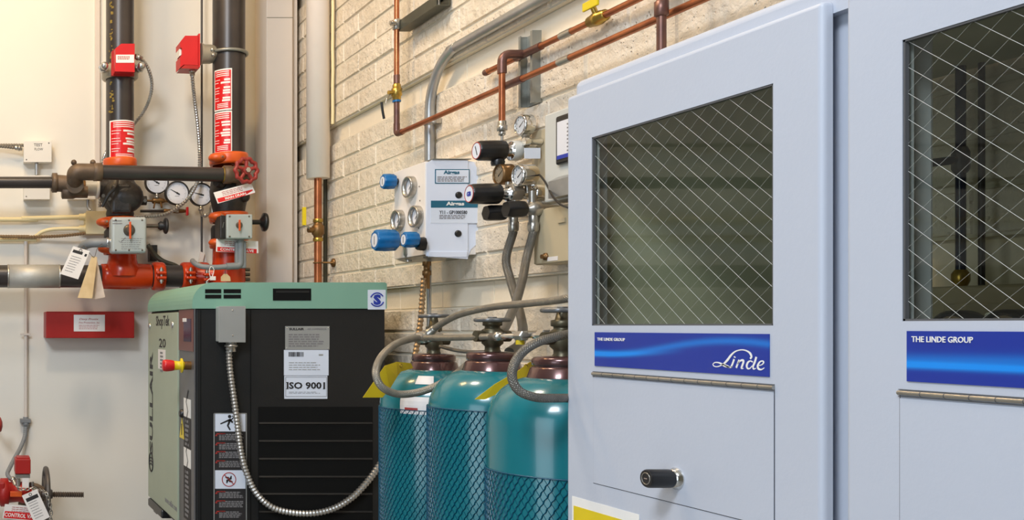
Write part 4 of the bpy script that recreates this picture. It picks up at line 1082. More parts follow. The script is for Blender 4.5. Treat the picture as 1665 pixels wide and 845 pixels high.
# gauges on the side that faces the room
def side_gauge(x, y, r, parent):
    Y = YX(x, aX - .012); z = EYE + (PY0 - y) / FOC * Y
    g = MB().lathe((aX - .0004, Y, z), (-1, 0, 0), [(0, r), (.016, r), (.018, r * .97), (.018, r * .82), (.008, r * .80)], 32, caps=False).build('gauge_bezel', 'satin', parent)
    MB().lathe((aX - .001, Y, z), (-1, 0, 0), [(0, r * .79), (.006, r * .79)], 28).build('gauge_face', 'dial', g)
    MB().ribbon(left((aX - .0075, Y, z)), [(-r * .2, -r * .2), (r * .5, r * .45)], [.002, .001], 0, .0004).build('needle', 'ink', g)
for x, y in ((664, 304), (645, 358), (674, 352)): side_gauge(x, y, .0320, ab)
def fluted(mb, p, d, prof, n=8, amt=.05, seg=48): return mb.lathe(p, d, prof, seg, flute=lambda a: amt * (1 if math.cos(n * a) > 0 else -.6) * .5)
def blue_knob(x0, x1, y, r, Y, parent, wf=.62):
    Xa = (x0 - PX0) / FOC * Y; Xb = (x1 - PX0) / FOC * Y; z = EYE + (PY0 - y) / FOC * Y; h = Xb - Xa
    k = MB(); fluted(k, (Xb, Y, z), (-1, 0, 0), [(0, r * .8), (h * .08, r * .95), (h * .5, r), (h * .92, r * .97), (h, r * .88)], 8, .10); kb = k.build('blue_knob', 'knobblue', parent)
    MB().lathe((Xa, Y, z), (-1, 0, 0), [(-.0005, r * .66), (.0008, r * .66)], 24).build('knob_cap', 'dial', kb)
    MB().fbox(left((Xa - .0009, Y, z)), -.0012, -r * .4, .0012, r * .4, 0, .0004).build('cap_mark', 'ink', kb)
    return kb, Xa, Xb, z
kb, xa, xb, zz = blue_knob(622, 642, 295, .0225, 2.985, ab)
MB().cyl((xb, 2.985, zz), (aX - .0005, 2.985, zz), .010, 12).build('knob_stem', 'black', ab) if xb < aX - .002 else None
kb, xa, xb, zz = blue_knob(609, 645, 390.5, .0315, 2.93, ab)
MB().lathe((xb - .001, 2.93, zz), (1, 0, 0), [(0, .017), (.02, .017), (.022, .021), (.06, .021), (.062, .012), (max(.07, aX - xb), .012)], 20).build('regulator_body', 'satin', ab)
MB().lathe((xb + .035, 2.93, zz - .015), (0, 0, -1), [(0, .014), (.03, .014), (.032, .010), (.05, .010)], 8).build('port_fitting', 'satin', ab)
kb, xa, xb, zz = blue_knob(656, 679, 389.5, .0220, 2.80, ab)
MB().lathe((xb - .001, 2.80, zz - .012), (1, 0, 0), [(0, .018), (.02, .02)], 8).build('knob_stem', 'black', ab)
bs_ = MB()
for x, y in ((682, 303), (681, 371), (683, 326)):
    bs_.sphere(L(x, y, aX), .0022, 8)
bs_.build('panel_screw', 'bsteel', ab)
# conduit below the box
lf_ = thing('flexible_conduit', (aX + .01, 2.8, EYE + .19), 'bronze coloured flexible conduit dropping from the white wall box', 'conduit')
fz = lambda x, y, Y: B(x, y, Y)
MB().sweep([fz(689, 452, 2.86), fz(687, 480, 2.86), fz(684, 520, 2.86), fz(679, 555, 2.86), fz(673, 590, 2.86), fz(668, 640, 2.86), fz(666, 760, 2.86), fz(666, 900, 2.86), Vector((1.31, 2.9, .30)), Vector((1.40, 2.95, .12)), Vector((1.478, 2.97, .10))], .0092, 14, pitch=.0125, depth=.30, step=.008).build('sleeve', 'flexbrz', lf_)
f2 = MB(); pp = B(694, 425, 2.86); f2.lathe(pp, (0, 0, -1), [(0, .012), (.012, .012), (.013, .009), (.026, .009), (.027, .0125), (.040, .0125), (.042, .009), (.08, .009)], 12); f2.build('fitting', 'bronze', lf_)
single(MB().cyl(B(697.5, 424, 2.90), tuple(Vector((B(697.5, 424, 2.90).x, 2.90, .02))), .0065, 12), 'thin_conduit', 'galv', 'thin straight grey conduit below the white wall box', 'conduit')

# ---- regulators
def dial_gauge(name_parent, Xf, Y, z, r, depth, face='dial', rim='chrome'):
    g = MB().lathe((Xf + depth, Y, z), (-1, 0, 0), [(0, r * .86), (depth * .12, r), (depth * .8, r), (depth, r * .97), (depth, r * .86), (depth * .86, r * .85)], 36, caps=False)
    g.lathe((Xf + depth, Y, z), (-1, 0, 0), [(0, r * .86), (.0005, r * .86)], 36)
    b = g.build('gauge_case', rim, name_parent)
    MB().lathe((Xf + depth * .15, Y, z), (-1, 0, 0), [(0, r * .85), (.001, r * .85)], 32).build('gauge_face', face, b)
    fr = left((Xf + depth * .15 - .0012, Y, z)); m = MB()
    m.ribbon(fr, [(-r * .25, -r * .15), (r * .5, r * .35)], [.003, .001], 0, .0005)
    for k in range(9):
        a = R(-50 + k * 35); m.ribbon(fr, [(r * .62 * math.cos(a), r * .62 * math.sin(a)), (r * .75 * math.cos(a), r * .75 * math.sin(a))], .0012, 0, .0004)
    m.build('gauge_needle', 'ink', b)
    MB().lathe((Xf + .0012, Y, z), (-1, 0, 0), [(0, r * .86), (.0006, r * .86)], 32).build('gauge_lens', 'clearglass', b)
    return b
def black_knob(parent, Xa, Xb, Y, z, r, cap=True):
    h = Xb - Xa; k = MB(); fluted(k, (Xb, Y, z), (-1, 0, 0), [(0, r * .86), (h * .05, r * .98), (h * .45, r), (h * .9, r * .96), (h * .97, r * .90), (h, r * .84)], 14, .03, 56)
    kb = k.build('regulator_knob', 'black', parent)
    if cap:
        c_ = MB().lathe((Xa, Y, z), (-1, 0, 0), [(-.0006, r * .78), (.0006, r * .78)], 28).build('knob_cap', 'paperblue', kb)
        MB().torus((Xa - .0004, Y, z), (1, 0, 0), r * .80, .0012, 30, 6).build('cap_ring', 'redline', kb)
        return kb, c_
    return kb, None
r1 = thing('gas_regulator', (1.44, 2.508, EYE + .45), 'upper black knob gas regulator with a gauge standing on top', 'gas regulator', 'gas regulators')
Y1 = 2.508; z1 = EYE + .451
kb, cp_ = black_knob(r1, 1.325, 1.397, Y1, z1, .0262)
MB().fbox(left((1.3243, Y1, z1)).rot(R(20)), -.0015, -.013, .0015, .013, 0, .0004).build('cap_mark', 'ink', cp_)
MB().lathe((1.396, Y1, z1), (1, 0, 0), [(0, .015), (.004, .0165), (.016, .0165), (.017, .0235), (.028, .0245), (.044, .0245), (.046, .021), (.048, .013), (.07, .013), (.088, .011)], 30).build('bonnet', 'chrome', r1)
MB().lathe((1.413, Y1, z1), (1, 0, 0), [(0, .0248), (.001, .0256), (.020, .0256), (.021, .0248)], 30).build('bonnet_band', 'panelgrey', r1)
MB().lathe((1.452, Y1, z1 + .018), (0, 0, 1), [(-.01, .009), (.018, .009), (.020, .0115), (.034, .0115)], 8).build('gauge_stem', 'satin', r1)
dial_gauge(r1, 1.436, Y1, z1 + .066, .0265, .030)
pb_ = MB().lathe((1.475, Y1 - .03, z1 + .018), (-1, 0, 0), [(0, .008), (.03, .008), (.032, .011), (.045, .011)], 8).build('inlet_port', 'chrome', r1)
MB().box((1.430, Y1 - .034, z1 - .026), (1.470, Y1 - .0315, z1 + .001)).build('white_tag', 'paperblue', r1)
MB().lathe((1.38, Y1, z1 - .018), (0, 0, -1), [(0, .013), (.012, .017), (.02, .015)], 10).build('underside_plug', 'black', r1)
r2 = thing('gas_regulator', (1.44, 2.45, EYE + .33), 'lower black knob gas regulator with two gauges above its body', 'gas regulator', 'gas regulators')
Y2 = 2.45; z2 = EYE + (PY0 - 315) / 645
kb, cp_ = black_knob(r2, 1.276, 1.352, Y2, z2, .0258)
text('GB', left((1.2752, Y2, z2)), .020, .012, 'blueink', cp_, bold=.05)
MB().lathe((1.351, Y2, z2), (1, 0, 0), [(0, .014), (.02, .015), (.021, .019), (.05, .019), (.052, .014), (.08, .015), (.082, .024), (.086, .0255), (.118, .0255), (.122, .022), (.133, .014)], 30).build('bonnet', 'chrome', r2)
MB().lathe((1.376, Y2 - .001, z2 + .004), (1, 0, 0), [(0, .0225), (.001, .024), (.026, .024), (.027, .0225)], 6, smooth=False).build('hex_body', 'satin', r2)
for xx, zz_ in ((1.392, z2), (1.42, z2)): pass
MB().lathe((1.392, Y2 + .03, z2 + .0), (0, 0, 1), [(-.005, .008), (.034, .008)], 8).lathe((1.418, Y2 - .01, z2 + .0), (0, 0, 1), [(0, .008), (.032, .008)], 8).build('gauge_stem', 'satin', r2)
dial_gauge(r2, 1.376, 2.50, EYE + .3885, .0268, .036, 'dialtan', 'bronze')
dial_gauge(r2, 1.382, 2.425, EYE + .374, .0270, .044)
def hexknob(x0, x1, y, r, Y, parent):
    Xa = (x0 - PX0) / FOC * Y; Xb = (x1 - PX0) / FOC * Y; z = EYE + (PY0 - y) / FOC * Y; h = Xb - Xa
    MB().lathe((Xb, Y, z), (-1, 0, 0), [(0, r * .75), (h * .12, r * .96), (h * .3, r), (h * .85, r), (h, r * .88)], 48, flute=lambda a: -.05 * abs(math.sin(3 * a)) * 2 + .03).build('valve_knob', 'black', parent)
    return Xb, z
v1 = thing('needle_valve', (1.38, 2.455, EYE + .28), 'small valve with black knob under lower regulator, hose hanging from it', 'valve', 'black knob needle valves')
xb, zz = hexknob(789.5, 822, 346, .0208, 2.47, v1)
MB().lathe((xb - .001, 2.47, zz), (1, 0, 0), [(0, .010), (.02, .010), (.021, .013), (.05, .013), (1.484 - xb, .008)], 12).lathe((xb + .02, 2.47, zz), (0, 0, -1), [(0, .011), (.022, .011), (.024, .013), (.045, .0125), (.048, .010)], 8).build('valve_body', 'satin', v1)
A0 = Vector((xb + .02, 2.47, zz - .048))
v2 = thing('needle_valve', (1.40, 2.40, EYE + .28), 'small valve with black knob, the one closer to beige boxes', 'valve', 'black knob needle valves')
xb, zz = hexknob(822, 854, 340, .0215, 2.395, v2)
MB().lathe((xb - .001, 2.395, zz), (1, 0, 0), [(0, .010), (.006, .010), (.012, .018), (.026, .020), (.036, .017), (.04, .012), (1.484 - xb, .009)], 16).lathe((xb + .02, 2.395, zz - .01), (0, 0, -1), [(0, .011), (.022, .011), (.024, .0135), (.042, .0125), (.046, .010)], 8).lathe((xb + .018, 2.395, zz + .015), (0, 0, 1), [(0, .009), (.03, .009)], 8).build('valve_body', 'satin', v2)
B0 = Vector((xb + .02, 2.395, zz - .056))
hose('pigtail_hose', [A0, B(823, 420, 2.46), B(830, 455, 2.42), B(841, 492, 2.34), B(848, 520, 2.24), B(850, 540, 2.14), B(844, 560, 2.06), B(828, 572, 2.02)], .0098, 'hosedark', 'braided hose from the far needle valve curving behind the middle cylinder', (), group='crossing hoses below regulators')
hose('pigtail_hose', [B0, B(856, 420, 2.38), B(850, 452, 2.33), B(840, 488, 2.22), B(829, 515, 2.10), B(819, 535, 1.99), B(812, 543, 1.96)], .0094, 'hosedark', 'braided hose from near needle valve crossing down to the manifold', (), group='crossing hoses below regulators')
# ---- wall electronics
bb = MB().box((1.4775, 2.20, EYE + .305), (1.483, 2.525, EYE + .50), .001)
single(bb, 'mounting_board', 'beigebox', 'flat beige board on the wall behind the regulators', 'board')
de = thing('display_enclosure', (1.44, 2.15, EYE + .3), 'pale grey wall enclosure with a small screen beside cabinet', 'enclosure')
MB().box((1.41, 1.93, EYE + .297), (1.477, YX(885, 1.41), EYE + .510), .004).build('housing', 'panelgrey', de)
bz = MB().box((1.400, 2.06, EYE + .378), (1.4098, YX(902.5, 1.40), EYE + .493), .006).build('screen_bezel', 'black', de)
sc2 = MB().box((1.3985, 2.07, EYE + .390), (1.3998, YX(902.5, 1.40) - .010, EYE + .478)).build('screen', 'screen', bz)
k = MB(); frs = left((1.3982, 2.165, EYE + .436)); fine_print(k, frs, .17, .07, 8, fill=.35, seed=9); k.build('screen_text', 'inkgrey', sc2)
MB().box((1.398, 2.07, EYE + .390), (1.3984, YX(902.5, 1.40) - .010, EYE + .399)).build('screen_footer', 'blueink', sc2)
MB().add([(1.385, 2.30, EYE + .300), (1.385, 1.95, EYE + .300), (1.4095, 1.95, EYE + .300), (1.4095, 2.30, EYE + .300), (1.385, 2.30, EYE + .340), (1.385, 1.95, EYE + .340), (1.4095, 1.95, EYE + .352), (1.4095, 2.30, EYE + .352)], [(3, 2, 1, 0), (4, 5, 6, 7), (0, 1, 5, 4), (1, 2, 6, 5), (2, 3, 7, 6), (3, 0, 4, 7)]).build('cable_tray', 'galv', de)
jb2 = thing('junction_box', (1.45, 2.2, EYE + .149), 'beige wall junction box with latch below the small screen', 'junction box')
MB().box((1.426, 1.99, EYE + .150), (1.483, YX(866, 1.42), EYE + .287), .003).build('housing', 'beigebox', jb2)
MB().box((1.420, 1.995, EYE + .152), (1.4255, YX(868, 1.42), EYE + .284), .0015).build('cover', 'beigebox', jb2)
lt = L(888, 417, 1.42); MB().lathe(lt, (-1, 0, 0), [(0, .010), (.004, .010), (.005, .006), (.012, .006)], 6).build('latch', 'bronze', jb2)
p_ = L(902, 420, 1.42); MB().fbox(left(p_), -.028, -.005, .012, .005, 0, .001).build('latch_label', 'paper', jb2)
p_ = L(912, 358, 1.42); MB().fbox(left(p_), -.008, -.006, .02, .004, 0, .004).build('cover_clip', 'beigebox', jb2)
single(MB().sweep([L(866, 281, 1.475), B(877, 284, 2.40), B(889, 300, 2.33), B(898, 318, 2.27), B(911, 332, 2.22), B(925, 338, 2.15)], .0024, 8), 'black_cable', 'black', 'thin black cable sagging between regulators and the grey enclosure', 'cable')

# ================================================================ BACK WALL PIPEWORK
def bxp(mb, x0, y0, x1, y1, Yf, Yb_, bev=0.0):
    a = B(x0, y1, Yf); b = B(x1, y0, Yf); return mb.box((a.x, Yf, a.z), (b.x, Yb_, b.z), bev)
def pk(Y): return Y / FOC         # metres per pixel at depth Y
YP = 4.17
# --- riser pipes
rx = B(195, 0, YP).x; rR = .0595
ZR = B(0, 268, YP).z
p1_ = thing('sprinkler_riser', (rx, YP, ZR), 'black vertical riser pipe with yellow stencilled letters along one side', 'pipe', 'vertical sprinkler risers')
MB().cyl((rx, YP, ZR), (rx, YP, ZC - .001), rR, 40).build('pipe', 'pipe_black', p1_)
sm = MB(); rnd = random.Random(12); z = B(0, 190, YP).z
while z < ZC - .1:
    h_ = rnd.uniform(.012, .03)
    if rnd.random() < .8:
        for k in range(rnd.randint(1, 3)):
            a = R(-62 + rnd.uniform(0, 20)); zz = z + rnd.uniform(0, h_)
            cylpatch(sm, rx, YP, rR + .0002, a, a + R(rnd.uniform(3, 12)), zz, zz + rnd.uniform(.003, .012), .0004, 2)
    z += h_
sm.build('stencilled_letters', 'stencil', p1_)
YR = 4.10; rx2 = B(372, 0, YR).x; rR2 = .0672; ZR2 = B(0, 256, YR).z
p2_ = thing('sprinkler_riser', (rx2, YR, ZR2), 'thicker black riser pipe beside the white corner column', 'pipe', 'vertical sprinkler risers')
MB().cyl((rx2, YR, ZR2), (rx2, YR, ZC - .001), rR2, 40).build('pipe', 'pipe_black', p2_)

def instruction_sign(cx_, Yc, r, x_a, x_b, y0, y1, label, seed):
    f = lambda x: math.asin(max(-.98, min(.98, ((x - PX0) * pk(Yc) - cx_) / r)))
    a0, a1 = f(x_a), f(x_b); z0 = B(0, y1, Yc).z; z1 = B(0, y0, Yc).z
    t = thing('instruction_sign', (cx_, Yc - r, z0), label, 'sign', 'red instruction signs on the risers')
    cylpatch(MB(), cx_, Yc, r + .0008, a0, a1, z0, z1, .0008).build('sign_plate', 'white', t)
    da = (a1 - a0) * .05
    p = cylpatch(MB(), cx_, Yc, r + .0017, a0 + da, a1 - da, z0 + .006, z1 - .006, .0003).build('red_field', 'signred', t)
    k = MB(); rnd = random.Random(seed); H = z1 - z0; A = a1 - a0
    for fz_, n in ((.93, 1), (.88, 1), (.835, 1)):
        cylpatch(k, cx_, Yc, r + .0021, a0 + A * .14, a1 - A * .14, z0 + H * fz_ - .0016, z0 + H * fz_ + .0016, .0003, 8)
    for i, fz_ in enumerate((.74, .67, .55, .48, .42, .30, .24)):
        cylpatch(k, cx_, Yc, r + .0021, a0 + A * rnd.uniform(.42, .62), a1 - A * .09, z0 + H * fz_ - .0042, z0 + H * fz_ + .0034, .0003, 6)
        cylpatch(k, cx_, Yc, r + .0021, a0 + A * .09, a0 + A * rnd.uniform(.3, .4), z0 + H * fz_ - .001, z0 + H * fz_ + .0012, .0003, 5)
    for fz_ in (.16, .12, .08): cylpatch(k, cx_, Yc, r + .0021, a0 + A * .22, a1 - A * .2, z0 + H * fz_ - .0014, z0 + H * fz_ + .0014, .0003, 6)
    k.build('print', 'white', p)
instruction_sign(rx, YP, rR, 176.5, 217, 199.5, 265, 'red instruction sign wrapped round the stencilled riser', 1)
instruction_sign(rx2, YR, rR2, 347.3, 370, 117.5, 184, 'upper red instruction sign on thick riser', 2)
instruction_sign(rx2, YR, rR2, 347.3, 370, 185.5, 252, 'lower red instruction sign on thick riser', 3)

# --- water flow switches
ws = thing('flow_switch', B(206, 95, 4.06), 'red flow switch box clamped to the stencilled riser, white label', 'flow switch', 'red flow switches')
Yw = 4.045
mb = MB(); q = front((0, Yw, 0)); k_ = pk(Yw); XX = lambda x: (x - PX0) * k_; ZZ = lambda y: EYE + (PY0 - y) * k_
mb.prism(q, [(XX(187), ZZ(116)), (XX(219), ZZ(117)), (XX(219), ZZ(71)), (XX(197), ZZ(71)), (XX(187.5), ZZ(79))], -.050, 0); hsg = mb.build('red_housing', 'red', ws)
MB().prism(q, [(XX(184), ZZ(118)), (XX(222), ZZ(118.5)), (XX(221.5), ZZ(69.5)), (XX(196), ZZ(69)), (XX(184.5), ZZ(78))], -.062, -.0505).build('base_plate', 'darkred', ws)
ls = MB().fbox(q, XX(188.5), ZZ(102), XX(218), ZZ(89), .0003, .0012).build('white_label', 'white', hsg)
fine_print(MB(), front((XX(203), Yw - .0013, ZZ(94))), .06, .016, 3, seed=3).build('print', 'redline', ls)
sd = MB(); zc_ = ZZ(104)
sd.lathe((rx, YP, zc_ - .034), (0, 0, 1), [(0, rR + .001), (0, rR + .012), (.006, rR + .018), (.05, rR + .018), (.056, rR + .012), (.056, rR + .001)], 32, caps=False, a0=R(-180), a1=R(180))
sd.build('pipe_saddle', 'aluminium', ws)
for x in (168, 228):
    c = B(x, 110, 4.10); n = MB(); n.cyl(c - Vector((0, .03, 0)), c + Vector((0, .05, 0)), .011, 12); n.sphere(c - Vector((0, .03, 0)), .0165, 14); n.cyl(c + Vector((0, -.012, 0)), c + Vector((0, .004, 0)), .021, 6)
    n.build('clamp_nut', 'silver', ws)
def cond(name, path, r, m, label, pitch=.0115, depth=.28, group=None, fit=(), cat='conduit'):
    t = thing(name, path[0], label, cat, group)
    s_ = MB().sweep(path, r, 12, pitch=pitch, depth=depth, step=.006)
    s_.build('sleeve', m, t)
    for e in fit:
        P = smooth_path(path, .006); p, q_ = (P[0], P[1]) if e == 0 else (P[-1], P[-2]); d = (q_ - p).normalized()
        MB().lathe(p - d * .004, d, [(0, r * 1.3), (.010, r * 1.3), (.011, r * 1.6), (.018, r * 1.6), (.019, r * 1.25), (.034, r * 1.25)], 14).build('connector', 'satin', t)
    return t
cond('flexible_conduit', [B(221, 92, 4.075), B(228, 95, 4.085), B(237, 104, 4.11), B(244, 120, 4.13), B(247, 138, 4.16), B(244, 157, 4.20), B(236, 177, 4.25), B(221, 198, 4.285), B(205, 214, 4.31), B(188, 228, 4.31), B(174, 245, 4.27), B(167.5, 262, 4.25), B(166, 290, 4.26), B(163, 320, 4.28), B(162, 338, 4.29)], .0082, 'flex', 'flexible conduit curling from the red switch behind the stencilled riser', group='flexible conduits on the back wall', fit=(0,))

w2 = thing('flow_switch', B(308, 85, YR), 'red flow switch seen side-on with pale cast saddle', 'flow switch', 'red flow switches')
q = front((0, 4.065, 0)); k_ = pk(4.065)
hs_ = MB().prism(q, [(XX(293), ZZ(110)), (XX(299), ZZ(105)), (XX(322), ZZ(106)), (XX(322), ZZ(58)), (XX(301), ZZ(58)), (XX(293), ZZ(68)), (XX(293), ZZ(77)), (XX(296), ZZ(78)), (XX(296), ZZ(89)), (XX(293), ZZ(92))], -.082, 0).build('red_housing', 'red', w2)
MB().prism(q, [(XX(294), ZZ(111)), (XX(323), ZZ(112)), (XX(323), ZZ(106.5)), (XX(300), ZZ(105.5))], -.082, 0).build('sloped_foot', 'darkred', w2)
MB().prism(q, [(XX(322.5), ZZ(109)), (XX(325), ZZ(110)), (XX(325), ZZ(55)), (XX(322.5), ZZ(55))], -.088, .004).build('base_plate', 'red', w2)
MB().prism(q, [(XX(292.6), ZZ(90)), (XX(295.8), ZZ(88)), (XX(295.8), ZZ(79)), (XX(292.6), ZZ(78))], -.07, -.012).build('white_label', 'white', w2)
sa = MB(); c = B(326, 88, YR); sa.lathe(c, (1, 0, 0), [(0, .046), (.004, .046), (.014, .040), (.040, .040), (.055, .036), (.075, .030), (.10, .027)], 28)
sa.build('cast_saddle', 'aluminium', w2)
nn = MB()
for dx, dz_ in ((.040, .008), (.045, -.014)): nn.sphere(c + Vector((dx, -.038, dz_)), .010, 10); 
nn.build('saddle_bolt', 'satin', w2)
MB().torus((rx2, YR, B(0, 88, YR).z), (.06, 0, 1), rR2 + .007, .0068, 44, 10).build('clamp_ring', 'strut', w2)
cond('flexible_conduit', [B(312.5, 111, 4.10), B(313, 130, 4.12), B(316, 160, 4.17), B(321, 200, 4.21), B(324.5, 245, 4.24), B(324, 280, 4.225), B(319, 300, 4.215), B(306, 322, 4.21), B(288, 338, 4.23), B(265, 349, 4.25), B(235, 352, 4.28), B(205, 352, 4.30), B(178, 352, 4.30)], .0088, 'flex', 'long flexible conduit dropping from the side-on red switch past gauges', group='flexible conduits on the back wall', fit=(0,))

# --- hanger rod
hr_ = thing('hanger_rod', B(328, 408, 4.30), 'thin dark vertical rod ending in a pale clevis', 'rod')
xh = B(328, 0, 4.30).x
MB().cyl((xh, 4.30, B(0, 410, 4.30).z), (xh, 4.30, ZC - .001), .0048, 10).build('rod', 'pipe_black', hr_)
cz_ = MB(); q = front((0, 4.29, 0)); k_ = pk(4.29)
cz_.prism(q, [(XX(322), ZZ(430)), (XX(329), ZZ(431)), (XX(333), ZZ(411)), (XX(326), ZZ(409))], -.006, 0); cz_.prism(q, [(XX(331), ZZ(430)), (XX(338), ZZ(430)), (XX(334), ZZ(410)), (XX(331), ZZ(410))], -.022, -.012)
cz_.build('clevis', 'boxwhite', hr_)
MB().cyl(B(325.5, 432, 4.28), B(325.5, 426, 4.28), .013, 6).build('clevis_nut', 'brass', hr_)

# --- drain line with two elbows
Ya = 4.12; Yb2 = 3.985
def px_path(pts): return [B(*p) for p in pts]
dl = thing('drain_pipe', B(40, 297, Ya), 'black horizontal drain pipe stepping forward through two iron elbows', 'pipe')
MB().cyl((XL + .001, Ya, B(0, 298, Ya).z), B(92, 296.5, Ya), .0248, 24).build('far_pipe', 'pipe_black', dl)
MB().cyl(B(150, 279.5, Yb2), B(366, 284, Yb2), .0298, 28).build('near_pipe', 'pipe_black', dl)
e1 = bent([B(84, 297, Ya), B(122, 300, Ya), B(122, 300, 4.02)], .035, 8)
m1 = MB().sweep(e1, .036, 24, smoothpath=False)
p_ = B(84, 297, Ya); m1.lathe(p_, (1, 0, 0), [(0, .034), (.002, .042), (.022, .042), (.024, .036)], 24)
m1.build('elbow', 'pipe_rust', dl)
m1 = MB().sweep(bent([B(122, 300, 4.06), B(122, 290, 4.02), B(122, 279, Yb2), B(166, 279.8, Yb2)], .04, 8), .0345, 24, smoothpath=False)
p_ = B(152, 279.6, Yb2); m1.lathe(p_, (1, 0, 0), [(0, .036), (.002, .0375), (.034, .0375), (.036, .032)], 24)
m1.sphere(B(151, 264, Yb2), .012, 10); m1.sphere(B(120, 264, Yb2), .012, 10)
m1.build('elbow', 'pipe_rust', dl)
un = MB(); c = B(100, 312, Ya + .005); un.lathe(c, (1, 0, 0), [(0, .024), (.003, .030), (.05, .030), (.06, .026), (.11, .026)], 12); un.build('lower_union', 'pipe_rust', dl)
# angle valve with red handwheel
av = thing('angle_valve', B(385, 284, Yb2), 'iron drain valve with a round red handwheel', 'valve')
vb_ = MB().lathe(B(363, 284, Yb2), (1, 0, .02), [(0, .034), (.002, .038), (.03, .038), (.036, .034), (.06, .037), (.085, .037), (.10, .026)], 20)
vb_.cyl(B(385, 284, Yb2), B(398, 280, 3.92), .026, 16, r2=.018); vb_.cyl(B(395, 290, Yb2), B(395, 305, 4.03), .028, 16)
vb_.build('valve_body', 'pipe_rust', av)
MB().lathe(B(361.5, 284, Yb2), (1, 0, 0), [(0, .0325), (.004, .0325)], 24).build('thread_band', 'brass', av)
wc = B(400.5, 277, 3.90); wd = Vector((.22, -1, .02)).normalized()
hw = MB().torus(wc, wd, .046, .0085, 56, 10, lobe=lambda a: .07 * math.cos(10 * a))
_, wu, wv = axes(wd)
for k in range(5):
    a = 2 * PI * k / 5 + .3; hw.cyl(wc, wc + (wu * math.cos(a) + wv * math.sin(a)) * .044 , .0075, 8)
hw.cyl(wc - wd * .012, wc + wd * .010, .017, 16); hb = hw.build('handwheel', 'wheelred', av)
MB().cyl(wc + wd * .010, wc + wd * .018, .0105, 6).build('wheel_nut', 'silver', av)
MB().cyl(wc - wd * .012, B(394, 281, 3.95), .009, 10).build('stem', 'stem', av)

# --- couplings
def coupling(c, ax, r, wd_, ears, bolt_dir, label, m='orange', hump=.013):
    t = thing('pipe_coupling', c, label, 'pipe coupling', 'grooved pipe couplings')
    c = Vector(c); d = Vector(ax).normalized(); h = wd_ / 2
    MB().lathe(c, d, [(-h, r), (-h, r + hump * .75), (-h * .6, r + hump), (h * .6, r + hump), (h, r + hump * .75), (h, r)], 36, caps=False).build('housing', m, t)
    bd = Vector(bolt_dir).normalized()
    for e in ears:
        e = Vector(e).normalized(); pc_ = c + e * (r + hump + .010)
        mb = MB(); vdir = bd
        f = F(pc_, e, vdir)
        if abs(d.z) > .5: mb.sphere(c + e * (r + .012), 1.0, 20, (.040, .034, h * .92))
        else:
          for s in (-1, 1): mb.fbox(f, -.020, min(s * .004, s * .017), .015, max(s * .004, s * .017), -h * .85, h * .85, .006)
        mb.build('bolt_pad', m, t)
        MB().cyl(pc_ - bd * .034, pc_ + bd * .034, .0052, 10).cyl(pc_ - bd * .028, pc_ - bd * .018, .0098, 6).cyl(pc_ + bd * .018, pc_ + bd * .028, .0098, 6).build('bolt', 'satin', t)
    return t
EL = (-.75, -.66, 0); ER = (.75, .66, 0)
coupling((rx2, YR, B(0, 260, YR).z), (0, 0, 1), rR2, .048, [EL, ER], (-.66, .75, 0), 'orange coupling at the foot of thick riser, behind red wheel')
coupling((rx2, YR, B(0, 354, YR).z), (0, 0, 1), rR2, .042, [EL, ER], (-.66, .75, 0), 'orange coupling just above the square grey switch box')
coupling((rx, YP, B(0, 266, YP).z), (0, 0, 1), rR, .040, [], (0, 1, 0), 'orange coupling glimpsed between red sign and horizontal drain pipe')
coupling((rx, YP, B(0, 362, YP).z), (0, 0, 1), rR, .044, [(-.9, -.35, 0), (.9, .35, 0)], (-.35, .9, 0), 'orange coupling ear beside the top of large grey actuator box')
coupling((rx, YP, B(0, 406, YP).z), (0, 0, 1), rR, .040, [(-.8, -.5, 0), (.8, .5, 0)], (-.5, .8, 0), 'orange coupling between large actuator box and the big red tee')
# black check valve on the riser
ck = thing('check_valve', (rx, YP, B(0, 352, YP).z), 'bulky black cast iron check valve below the crossing drain pipe', 'valve')
zc0 = B(0, 352, YP).z
ckb = MB().lathe((rx, YP, zc0), (0, 0, 1), [(0, .058), (.012, .060), (.03, .056), (.045, .070), (.07, .084), (.10, .086), (.125, .078), (.15, .062), (.17, .055), (.195, .058), (.205, .058)], 36)
ckb.sphere(B(203, 320, 4.125), .074, 24, (1.08, .62, .95)); ckb.box(B(182, 346, 4.085), B(212, 300, 4.12), .012); ckb.cyl(B(160, 305, YP), B(185, 305, YP), .040, 20)
ckb.cyl(B(225, 326, YP), B(238, 326, YP), .020, 12)
ck1 = ckb.build('valve_body', 'cast', ck)
MB().sweep([B(166, 336, 4.06), B(177, 316, 4.045), B(188, 305, 4.05), B(191, 292, 4.08)], .0065, 10).build('flange_rib', 'cast', ck1)
nn = MB()
for x, y in ((178, 323), (168, 318), (236, 326)): nn.cyl(B(x, y, 4.05), B(x, y, 4.09), .008, 6)
nn.build('cover_bolt', 'bsteel', ck1)
hl = thing('side_branch', B(150, 303, YP), 'short side pipe with a white ring on the black check valve', 'pipe')
MB().cyl(B(134, 305, YP), B(160, 305, YP), .036, 20).build('pipe_stub', 'foil', hl)
MB().lathe(B(156, 305, YP), (1, 0, 0), [(0, .036), (.0, .047), (.012, .047), (.012, .036)], 28, caps=False).build('white_ring', 'boxwhite', hl)
MB().lathe(B(138, 305, YP), (-1, 0, 0), [(0, .037), (.02, .042), (.03, .030)], 20).build('end_cap', 'bronze', hl)
